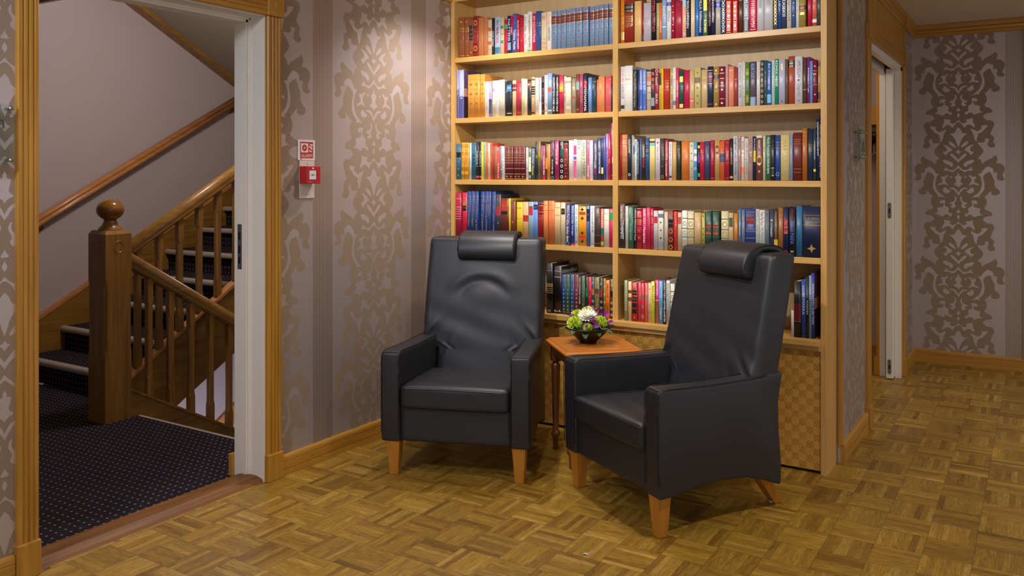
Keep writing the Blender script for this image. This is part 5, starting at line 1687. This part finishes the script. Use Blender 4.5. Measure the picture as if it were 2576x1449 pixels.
def back_def(p, arch=1.0):
    # p.x in [-1,1]*.5, p.y in +-.5, p.z in +-.5 (unit box)
    u = p.x / .302; t = p.y / .11 + .5; s = p.z / .685 + .5
    z = .345 + s * (1.030 - .345)
    yf = .415 + (z - .345) * .228
    yr = .585 + max(0, z - .50) * .215
    w = .222 + (.302 - .222) * sstep(.485, .515, z)
    w -= .006 * sstep(.75, 1.03, z)
    y = yf + (yr - yf) * t
    front = 1 - sstep(0, .35, t)
    x = u * w
    # gently domed front, hollow smile-shaped crease and pulled folds near the arms
    y -= front * .016 * (1 - u * u)
    r = sqrt((x / .115) ** 2 + ((z - .735) / .085) ** 2)
    if z > .70 and arch > 0:
        y += front * .008 * g2(r - 1, .22) * sstep(.72, .80, z)
        y -= front * .006 * g2(r - 1.38, .28) * sstep(.74, .82, z)
    if arch > 0:
        y -= front * .006 * g2(r, .7)
    else:
        q = (x + .02) * .94 - (z - .70) * .34
        y += front * .006 * g2(q + .03, .018) * g2(z - .66, .07)
        y -= front * .007 * g2(q, .022) * g2(z - .68, .075)
        y += front * .004 * g2(q - .035, .016) * g2(z - .66, .06)
    for sg in (-1, 1):
        a = (sg * x - .225) * .75 + (z - .585) * .66
        b = -(sg * x - .225) * .66 + (z - .585) * .75
        y += front * .013 * g2(a, .012) * g2(b + .06, .085)
        y -= front * .008 * g2(a - .022, .014) * g2(b + .06, .09)
        a2 = (sg * x - .19) * .90 + (z - .48) * .40
        y += front * .007 * g2(a2, .012) * g2(z - .47, .08)
        y -= front * .006 * g2(a2 + .025, .016) * g2(z - .46, .08)
    y += front * .0022 * sin(z * 46 + x * 17) * g2(z - .60, .12)
    return (x, y, z)


def cushion_def(p):
    x, y, z = p
    top = 1 if z > 0 else 0
    k = (1 - (x / .245) ** 2) * (1 - (y / .245) ** 2)
    z2 = z + (.014 * k if z > 0 else -.004 * k)
    z2 -= (.010 * g2(x, .12) * g2(y - .06, .12)) if z > 0 else 0
    z2 += .0015 * sin(y * 60 + x * 9) * (1 if z > 0 else 0)
    xx = x * (1 - .05 * max(0, y / .24))
    yy = y - .006 * (1 - (x / .25) ** 2) * (1 if y < -.1 else 0)
    return (xx, yy, z2 - .02 * (y + .24) / .48)

HRP = smooth_loop([(.500, .930), (.488, .955), (.492, .99), (.512, 1.026), (.550, 1.050), (.60, 1.062), (.66, 1.062), (.705, 1.046), (.728, 1.015), (.730, .965), (.722, .930), (.706, .93), (.708, .985), (.690, 1.022), (.640, 1.034), (.60, 1.034), (.578, 1.02), (.568, .985), (.560, .945), (.545, .926), (.52, .920)], 2)


def leg_bm(xt, yt, xb, yb_, zt):
    bm = bmesh.new()
    a, b = .031, .018
    lo = [bm.verts.new((xb + sx * b, yb_ + sy * b, 0)) for sx, sy in ((-1, -1), (1, -1), (1, 1), (-1, 1))]
    mid = [bm.verts.new((xb + (xt - xb) * .06 + sx * (b + .002), yb_ + (yt - yb_) * .06 + sy * (b + .002), .006)) for sx, sy in ((-1, -1), (1, -1), (1, 1), (-1, 1))]
    hi = [bm.verts.new((xt + sx * a, yt + sy * a, zt)) for sx, sy in ((-1, -1), (1, -1), (1, 1), (-1, 1))]
    for r0, r1 in ((lo, mid), (mid, hi)):
        for k in range(4):
            bm.faces.new((r0[k], r0[(k + 1) % 4], r1[(k + 1) % 4], r1[k]))
    bm.faces.new(lo[::-1]); bm.faces.new(hi)
    bevel_all(bm, .0025, 2)
    return bm

LEGW = SIDEW


def make_armchair(label, loc, rz, hoff, arch):
    t = thing('armchair', label, 'armchair', loc, rz)
    for sg in (-1, 1):
        a = mesh_obj('armrest', side_mesh(sg), LEATHERM, t)
        mesh_obj('seam', seam_mesh(sg), THREAD, a, smooth=True)
    mesh_obj('backrest', rbox(.302, .055, .3425, .024, 44, lambda p: back_def(p, arch)), LEATHERM, t)
    bm = rbox(.262, .29, .085, .014, 12, lambda p: (p.x * (1 - .06 * (p.y + .29) / .58), p.y + .268, p.z + .243 - (.01 if p.z < 0 else 0) * 0))
    mesh_obj('seat_base', bm, LEATHERM, t)
    bm = rbox(.248, .240, .052, .022, 26, cushion_def)
    for v in bm.verts:
        v.co += Vector((0, .195, .362))
    c = mesh_obj('seat_cushion', bm, LEATHERM, t)
    bm = bmesh.new()
    pts = [(.2475 * a, .195 - .240 + (.006 if abs(a) > .97 else -.004), .362 + .034 - .0) for a in [-1 + 2 * k / 20 for k in range(21)]]
    pts = [(x, y - .0035 * (1 - (x / .25) ** 2), z + .004 * (1 - (x / .25) ** 2) + .004) for x, y, z in pts]
    tube(bm, pts, .0016, 6)
    mesh_obj('seam', bm, THREAD, c)
    bm = bmesh.new()
    n = 14
    prism(bm, HRP, lambda q: (hoff - .147, q[0], q[1]), lambda q: (hoff + .147, q[0], q[1]))
    bevel_all(bm, .012, 4, 50)
    for f in bm.faces:
        f.smooth = True
    hr = mesh_obj('headrest', bm, LEATHERM, t)
    for sg in (-1, 1):
        bm = bmesh.new()
        tube(bm, [(hoff + sg * .1462, y + (.004 if y < .55 else 0), z - (.004 if z > 1.04 else 0)) for y, z in HRP[4:28]], .0018, 6)
        mesh_obj('seam', bm, THREAD, hr)
    for x in (-1, 1):
        mesh_obj('leg', leg_bm(x * .287, .010, x * .287, .012, .162), LEGW, t)
        lg = mesh_obj('leg', leg_bm(x * .240, .535, x * .228, .645, .150), LEGW, t)
        if x > 0 and arch == 0:
            bm = bmesh.new()
            lathe(bm, [(.013, 0), (.015, .003), (.014, .007), (.008, .009)], 16, (x * .228 - .004, .645 - .017, .001))
            mesh_obj('felt_pad', bm, plain('white_felt', 'd0ccc4', .9), lg)
    return t

make_armchair('black leather armchair facing the camera in front of the wallpaper, left of the small table', CH_L[0], radians(CH_L[1]), .018, 1)
make_armchair('black leather armchair turned toward the left, right of the small table before the bookcase', CH_R[0], radians(CH_R[1]), .062, 0)

# ---------------------------------------------------------------- side table
TZ = .545
tb = thing('side_table', 'small square cherry-wood side table with turned legs between the two armchairs', 'side table', (-1.830, 3.662, 0), radians(44))
bm = bmesh.new()
hw = .186
lv = [(hw - .006, TZ - .030), (hw - .002, TZ - .026), (hw - .002, TZ - .020), (hw + .003, TZ - .017), (hw, TZ - .010), (hw - .010, TZ - .006), (hw - .012, TZ)]
rings = [[bm.verts.new((sx * w, sy * w, z)) for sx, sy in ((-1, -1), (1, -1), (1, 1), (-1, 1))] for w, z in lv]
for a, b in zip(rings, rings[1:]):
    for k in range(4):
        bm.faces.new((a[k], a[(k + 1) % 4], b[(k + 1) % 4], b[k]))
bm.faces.new(rings[0][::-1]); bm.faces.new(rings[-1])
bevel_all(bm, .0012, 2, 20)
mesh_obj('table_top', bm, TABLEW, tb)
ap = .150
for k in range(4):
    bm = bevel_box(-ap, ap, ap - .018, ap, TZ - .085, TZ - .030, .001)
    bmesh.ops.rotate(bm, cent=(0, 0, 0), matrix=Matrix.Rotation(k * pi / 2, 3, 'Z'), verts=bm.verts)
    mesh_obj('apron', bm, TABLED, tb)
for sx in (-1, 1):
    for sy in (-1, 1):
        c = (sx * .146, sy * .146, 0)
        bm = bevel_box(c[0] - .022, c[0] + .022, c[1] - .022, c[1] + .022, TZ - .110, TZ - .030, .003)
        lathe(bm, [(.0105, 0), (.0125, .004), (.0135, .055), (.015, .062), (.0225, .070), (.0245, .078), (.0225, .086), (.015, .093), (.0140, .098), (.0215, .40), (.0225, .412), (.0200, .420), (.0150, .424), (.0145, .430), (.0190, .436), (.0165, .440)], 24, c)
        mesh_obj('leg', bm, TABLED, tb)

# ---------------------------------------------------------------- bowl with flowers
bx, by = -1.852, 3.655
bw = thing('bowl', 'dark wide-rimmed conical bowl holding flowers on the side table', 'bowl', (bx, by, TZ))
bm = bmesh.new()
lathe(bm, [(.036, 0), (.041, .002), (.041, .008), (.050, .016), (.080, .044), (.108, .070), (.1125, .075), (.1115, .0775), (.108, .0765), (.104, .073), (.076, .048), (.046, .022), (.01, .018)], 48)
mesh_obj('bowl_body', bm, plain('dark_glazed_ceramic', '141012', .3, noise=.2, nscale=25), bw)

fl_ = thing('flower_arrangement', 'bunch of lime, white and purple flowers with green leaves filling the dark bowl', 'flowers', (bx, by, TZ + .045))
LIME = plain('lime_petal', 'cce048', .6, .3, noise=.16, nscale=60)
LIMEP = plain('pale_lime_petal', 'dce49a', .6, .3, noise=.1, nscale=60)
WHITE = plain('white_petal', 'f0eee0', .6, .3, noise=.06, nscale=60)
PURP = plain('purple_petal', '8a3488', .55, .3, noise=.3, nscale=40)
CORE = plain('flower_core', 'dcd890', .7)
LEAFM = plain('leaf_green', '3f5f38', .5, .4, noise=.3, nscale=40)
STEMM = plain('moss_green', '34401c', .9)


def petal(bm, origin, direction, up, L, W, curl, mi=0, seg=5, frill=0, rr=None):
    d = Vector(direction).normalized()
    s = d.cross(Vector(up))
    if s.length < 1e-4:
        s = Vector((1, 0, 0))
    s.normalize()
    n = s.cross(d)
    rows = []
    for i in range(seg + 1):
        t = i / seg
        ww = W * sin(pi * min(1, .12 + t * .80)) ** .7 if not frill else W * (.35 + .65 * t)
        c = Vector(origin) + d * (L * t) + n * (curl * t * t * L)
        row = []
        for k in (-1, -.5, 0, .5, 1):
            j = (frill * (rr.uniform(-1, 1)) * L * t) if frill else 0
            row.append(bm.verts.new(c + s * (ww * k * .5) + n * (-.12 * W * (1 - k * k) + j) + d * (j * .7)))
        rows.append(row)
    for a, b in zip(rows, rows[1:]):
        for k in range(4):
            f = bm.faces.new((a[k], a[k + 1], b[k + 1], b[k]))
            f.smooth = True
            f.material_index = mi


def ball(bm, c, r, mi, sub=2):
    g = bmesh.ops.create_icosphere(bm, subdivisions=sub, radius=r)
    for v in g['verts']:
        v.co += Vector(c)
    for v in g['verts']:
        for f in v.link_faces:
            f.material_index = mi
            f.smooth = True


def carnation(name, c, r, seed, mat):
    rr = random.Random(seed)
    bm = bmesh.new()
    ball(bm, (0, 0, 0), r * .45, 0)
    for k in range(95):
        z = 1 - 1.55 * (k + .5) / 95
        a = k * 2.39996
        q = sqrt(max(0, 1 - z * z))
        d = Vector((q * cos(a), q * sin(a), z))
        petal(bm, d * r * .25, d + Vector((rr.uniform(-.2, .2), rr.uniform(-.2, .2), rr.uniform(-.1, .2))), (-d.y, d.x, .3), r * rr.uniform(.68, .84), r * .42, rr.uniform(-.3, .3), 0, 3, .10, rr)
    o = mesh_obj(name, bm, [mat], fl_)
    o.location = c
    return o


def gerbera(name, c, r, tilt):
    rr = random.Random(3)
    bm = bmesh.new()
    for ring, (n, el, L) in enumerate(((20, .10, 1), (18, .35, .9), (14, .65, .72), (10, .95, .5))):
        for k in range(n):
            a = 2 * pi * (k + ring * .5) / n + rr.uniform(-.05, .05)
            d = Vector((cos(a) * cos(el), sin(a) * cos(el), sin(el)))
            petal(bm, d * r * .10, d, (0, 0, 1), r * L * rr.uniform(.9, 1.02), r * .24, .12)
    ball(bm, (0, 0, r * .16), r * .17, 1)
    o = mesh_obj(name, bm, [WHITE, CORE], fl_)
    o.location = c
    o.rotation_euler = tilt
    return o


def purple(name, c, seed, r=.026, n=8):
    rr = random.Random(seed)
    bm = bmesh.new()
    for k in range(n):
        cc = Vector((rr.uniform(-1, 1), rr.uniform(-1, 1), rr.uniform(-.5, 1))) * r
        d0 = (cc + Vector((0, -.4 * r, .5 * r))).normalized()
        u = d0.orthogonal().normalized(); v = d0.cross(u)
        for j in range(5):
            a = 2 * pi * j / 5 + k
            petal(bm, cc, (u * cos(a) + v * sin(a)) + d0 * .35, d0, r * .52, r * .46, .1, 0, 4)
    o = mesh_obj(name, bm, [PURP], fl_)
    o.location = c
    return o


def leaf(name, c, direction, L, W, curl=-.4):
    bm = bmesh.new()
    petal(bm, (0, 0, 0), direction, (0, 0, 1), L, W, curl, 0, 8)
    o = mesh_obj(name, bm, LEAFM, fl_)
    o.location = c
    return o
# camera-right on the table is roughly (.85,.53); camera-near is (.53,-.85)
def cr(a, b, z):
    return (a * .848 + b * .53, a * .53 - b * .848, z)
bm = bmesh.new(); lathe(bm, [(.03, 0), (.06, .018), (.07, .035), (.05, .055), (.01, .062)], 20)
mesh_obj('moss', bm, STEMM, fl_)
carnation('lime_carnation', cr(-.068, .030, .050), .036, 1, LIME)
carnation('lime_carnation', cr(-.046, -.045, .072), .034, 2, LIME)
carnation('lime_carnation', cr(.056, .028, .056), .032, 4, LIME)
carnation('pale_carnation', cr(.002, -.048, .085), .036, 5, LIMEP)
carnation('lime_carnation', cr(-.008, .060, .036), .022, 6, LIME)
gerbera('white_daisy', cr(-.004, .004, .078), .048, (radians(22), radians(10), 0))
purple('purple_blossom', cr(.026, .062, .052), 11, .026, 9)
purple('purple_blossom', cr(.080, -.018, .070), 12, .030, 10)
purple('purple_blossom', cr(.054, -.050, .086), 13, .024, 8)
purple('purple_blossom', cr(-.022, .070, .046), 14, .014, 5)
purple('purple_blossom', cr(-.088, -.022, .062), 15, .022, 7)
purple('purple_blossom', cr(.098, .020, .044), 16, .020, 7)
for c, d, L, W in ((cr(.048, .062, .035), cr(.8, .6, .15), .062, .042), (cr(-.02, .072, .032), cr(-.1, 1, -.5), .045, .034), (cr(-.06, .06, .030), cr(-.5, .8, .1), .05, .03),
                   (cr(.03, .07, .03), cr(.3, 1, -.1), .045, .03), (cr(.08, .01, .04), cr(1, .1, .35), .045, .034), (cr(-.09, .01, .035), cr(-1, .2, .15), .04, .026)):
    leaf('leaf', c, d, L, W)

# ---------------------------------------------------------------- alarm, signs
REDP = plain('alarm_red', 'b8242c', .3)
SIGNR = plain('sign_red', 'b83428', .4)
SIGNW = plain('sign_white', 'e2dcdc', .4)
PLATE = plain('cream_plate', 'd0c6ba', .45)
SLATE = plain('printed_black', '1a1a1a', .5)


def wtext(bm, txt, y0, y1, z0, z1, x, mi):
    vs, fs, tx0, tx1, ty0, ty1 = text_bm(txt)
    nv = [bm.verts.new((x, y0 + (vx - tx0) / (tx1 - tx0) * (y1 - y0), z0 + (vy - ty0) / (ty1 - ty0) * (z1 - z0))) for vx, vy, _ in vs]
    for f in fs:
        ff = bm.faces.new([nv[i] for i in f]); ff.material_index = mi


def wquad(bm, y0, y1, z0, z1, x, mi):
    f = bm.faces.new([bm.verts.new((x, y, z)) for y, z in ((y0, z0), (y1, z0), (y1, z1), (y0, z1))]); f.material_index = mi


def wpoly(bm, pts, x, mi):
    f = bm.faces.new([bm.verts.new((x, y, z)) for y, z in pts]); f.material_index = mi
sg = thing('fire_alarm_sign', 'white and red square ALARM sign fixed above the red call point', 'sign', (XW, 2.837, 1.465))
bm = bevel_box(.001, .004, -.053, .053, -.047, .047, .0006)
mesh_obj('sign_board', bm, SIGNW, sg)
bm = bmesh.new()
wquad(bm, -.0405, .0415, -.038, .038, .0043, 0)
wquad(bm, -.036, .009, -.011, .031, .0046, 1)
def disc(bm, cy, cz, r, x, mi, n=28):
    wpoly(bm, [(cy + r * cos(2 * pi * k / n), cz + r * sin(2 * pi * k / n)) for k in range(n)], x, mi)
disc(bm, -.0135, .010, .0155, .0049, 0)
disc(bm, -.0135, .010, .0045, .0052, 1)
for (yy, zz, s) in ((.020, .020, 1), (.014, .010, 1), (.022, .004, .8), (.014, -.009, 1)):
    pts = [(0, .008), (.002, .003), (.006, .001), (.0165, 0), (.018, .003), (.0165, .004), (.018, .009), (.012, .0065), (.006, .008), (.0015, .0105)]
    wpoly(bm, [(yy + a * s, zz + b * s) for a, b in pts], .0048, 1)
wtext(bm, 'ALARM', -.034, .034, -.034, -.018, .0048, 1)
wquad(bm, -.040, -.029, -.0425, -.0405, .0045, 2)
mesh_obj('pictogram', bm, [SIGNR, SIGNW, SLATE], sg)
cp = thing('fire_alarm_call_point', 'red break-glass fire alarm box on a cream mounting plate', 'fire alarm', (XW, 2.839, 1.35))
mesh_obj('mounting_plate', bevel_box(.001, .006, -.046, .046, -.108, .066, .0008), PLATE, cp)
bm = bmesh.new()
for zz in (-.090, .052):
    disc(bm, 0, zz, .003, .0064, 0, 10)
mesh_obj('screws', bm, STEEL, cp)
bm = bevel_box(.006, .055, -.050, .036, -.040, .040, .003)
mesh_obj('housing', bm, REDP, cp)
bm = bmesh.new()
fc = -.007
box(bm, .0545, .0558, fc - .030, fc + .020, -.022, .021)
mesh_obj('window_recess', bm, plain('dark_red', '6a1018', .4), cp)
bm = bmesh.new()
wquad(bm, fc - .029, fc + .014, -.021, .020, .0561, 0)
mesh_obj('break_panel', bm, SIGNW, cp)
bm = bmesh.new()
cy = fc - .0075
disc(bm, cy, 0, .0036, .0565, 0, 16)
for s in (-1, 1):
    wpoly(bm, [(cy + s * .006, 0), (cy + s * .0095, .003), (cy + s * .0095, .001), (cy + s * .014, .001), (cy + s * .014, -.001), (cy + s * .0095, -.001), (cy + s * .0095, -.003)], .0565, 0)
wpoly(bm, [(cy + .001, -.006), (cy + .0035, -.006), (cy + .002, -.0095)], .0565, 0)
wtext(bm, 'SIEMENS', fc - .034, fc - .014, -.034, -.031, .0554, 1)
# small hand-and-flame emblem
wpoly(bm, [(fc - .010, .026), (fc - .004, .026), (fc - .003, .030), (fc - .004, .035), (fc - .007, .033), (fc - .009, .036), (fc - .011, .031)], .0554, 1)
wpoly(bm, [(fc - .001, .026), (fc + .002, .027), (fc + .001, .034), (fc - .002, .031)], .0554, 1)
mesh_obj('markings', bm, [SLATE, SIGNW], cp)

GLASSM = glass_mat('acrylic_glass', (.86, .93, .88, 1))
GEDGE = plain('green_glass_edge', '3c8058', .2)
def standoff(bm, x0, x1, y, z, r=.006):
    tube(bm, [(x0, y, z), (x1, y, z)], r, 16)
    tube(bm, [(x1, y, z), (x1 + .005, y, z)], r * 1.15, 16)
s1 = thing('glass_sign', 'clear acrylic door sign on steel pins at the left edge, showing a letter n', 'sign', (XW, 1.43, 1.484))
mesh_obj('acrylic_panel', bevel_box(.024, .029, -.25, .074, -.100, .099, .0005), GLASSM, s1)
for yy, zz in ((.060, .084), (.060, -.086), (-.236, .084), (-.236, -.086)):
    bm = bmesh.new(); standoff(bm, .001, .031, yy, zz, .0055)
    mesh_obj('standoff_pin', bm, CHROME, s1, smooth=True)
bm = bmesh.new(); wtext(bm, 'n', .018, .041, .018, .046, .0297, 0)
wquad(bm, .036, .0435, .018, .0195, .0297, 0)
mesh_obj('letter', bm, plain('letter_brown', '40302c', .5), s1)
s2 = thing('glass_sign', 'clear acrylic cloakroom sign with a coat hanger symbol, on pins beside the corridor doorway', 'sign', (XC, 4.60, 1.50))
mesh_obj('acrylic_panel', bevel_box(.022, .027, -.095, .055, -.075, .080, .0005), GLASSM, s2)
mesh_obj('panel_edge', bevel_box(.022, .027, -.0965, -.0955, -.075, .080, .0003), GEDGE, s2)
for yy in (-.080, .040):
    for zz in (-.060, .064):
        bm = bmesh.new(); standoff(bm, .001, .030, yy, zz, .005)
        mesh_obj('standoff_pin', bm, CHROME, s2, smooth=True)
bm = bmesh.new()
pts = [(.0275, .0, .018), (.0275, .006, .026), (.0275, .0, .032), (.0275, -.006, .028)]
tube(bm, pts, .0014, 6)
tube(bm, [(.0275, 0, .018), (.0275, -.030, -.030), (.0275, .030, -.030), (.0275, 0, .018)], .0016, 6)
mesh_obj('hanger_symbol', bm, plain('etched_grey', '505a54', .5), s2)
# scrap of paper on the parquet
bm = bmesh.new()
q = [(-.010, -.004, .001), (.0, -.006, .0035), (.011, -.002, .001), (.008, .005, .003), (-.002, .003, .0055), (-.009, .005, .002)]
f = bm.faces.new([bm.verts.new(p) for p in q])
g = bmesh.ops.extrude_face_region(bm, geom=[f])
for v in g['geom']:
    if isinstance(v, bmesh.types.BMVert):
        v.co.z += .0008
o = mesh_obj('paper_scrap', bm, plain('crumpled_paper', 'b8b4b0', .7), None)
o.location = (-1.378, 2.700, .0)
tag(o, 'tiny crumpled scrap of paper lying on the parquet in front of the armchairs', 'scrap')
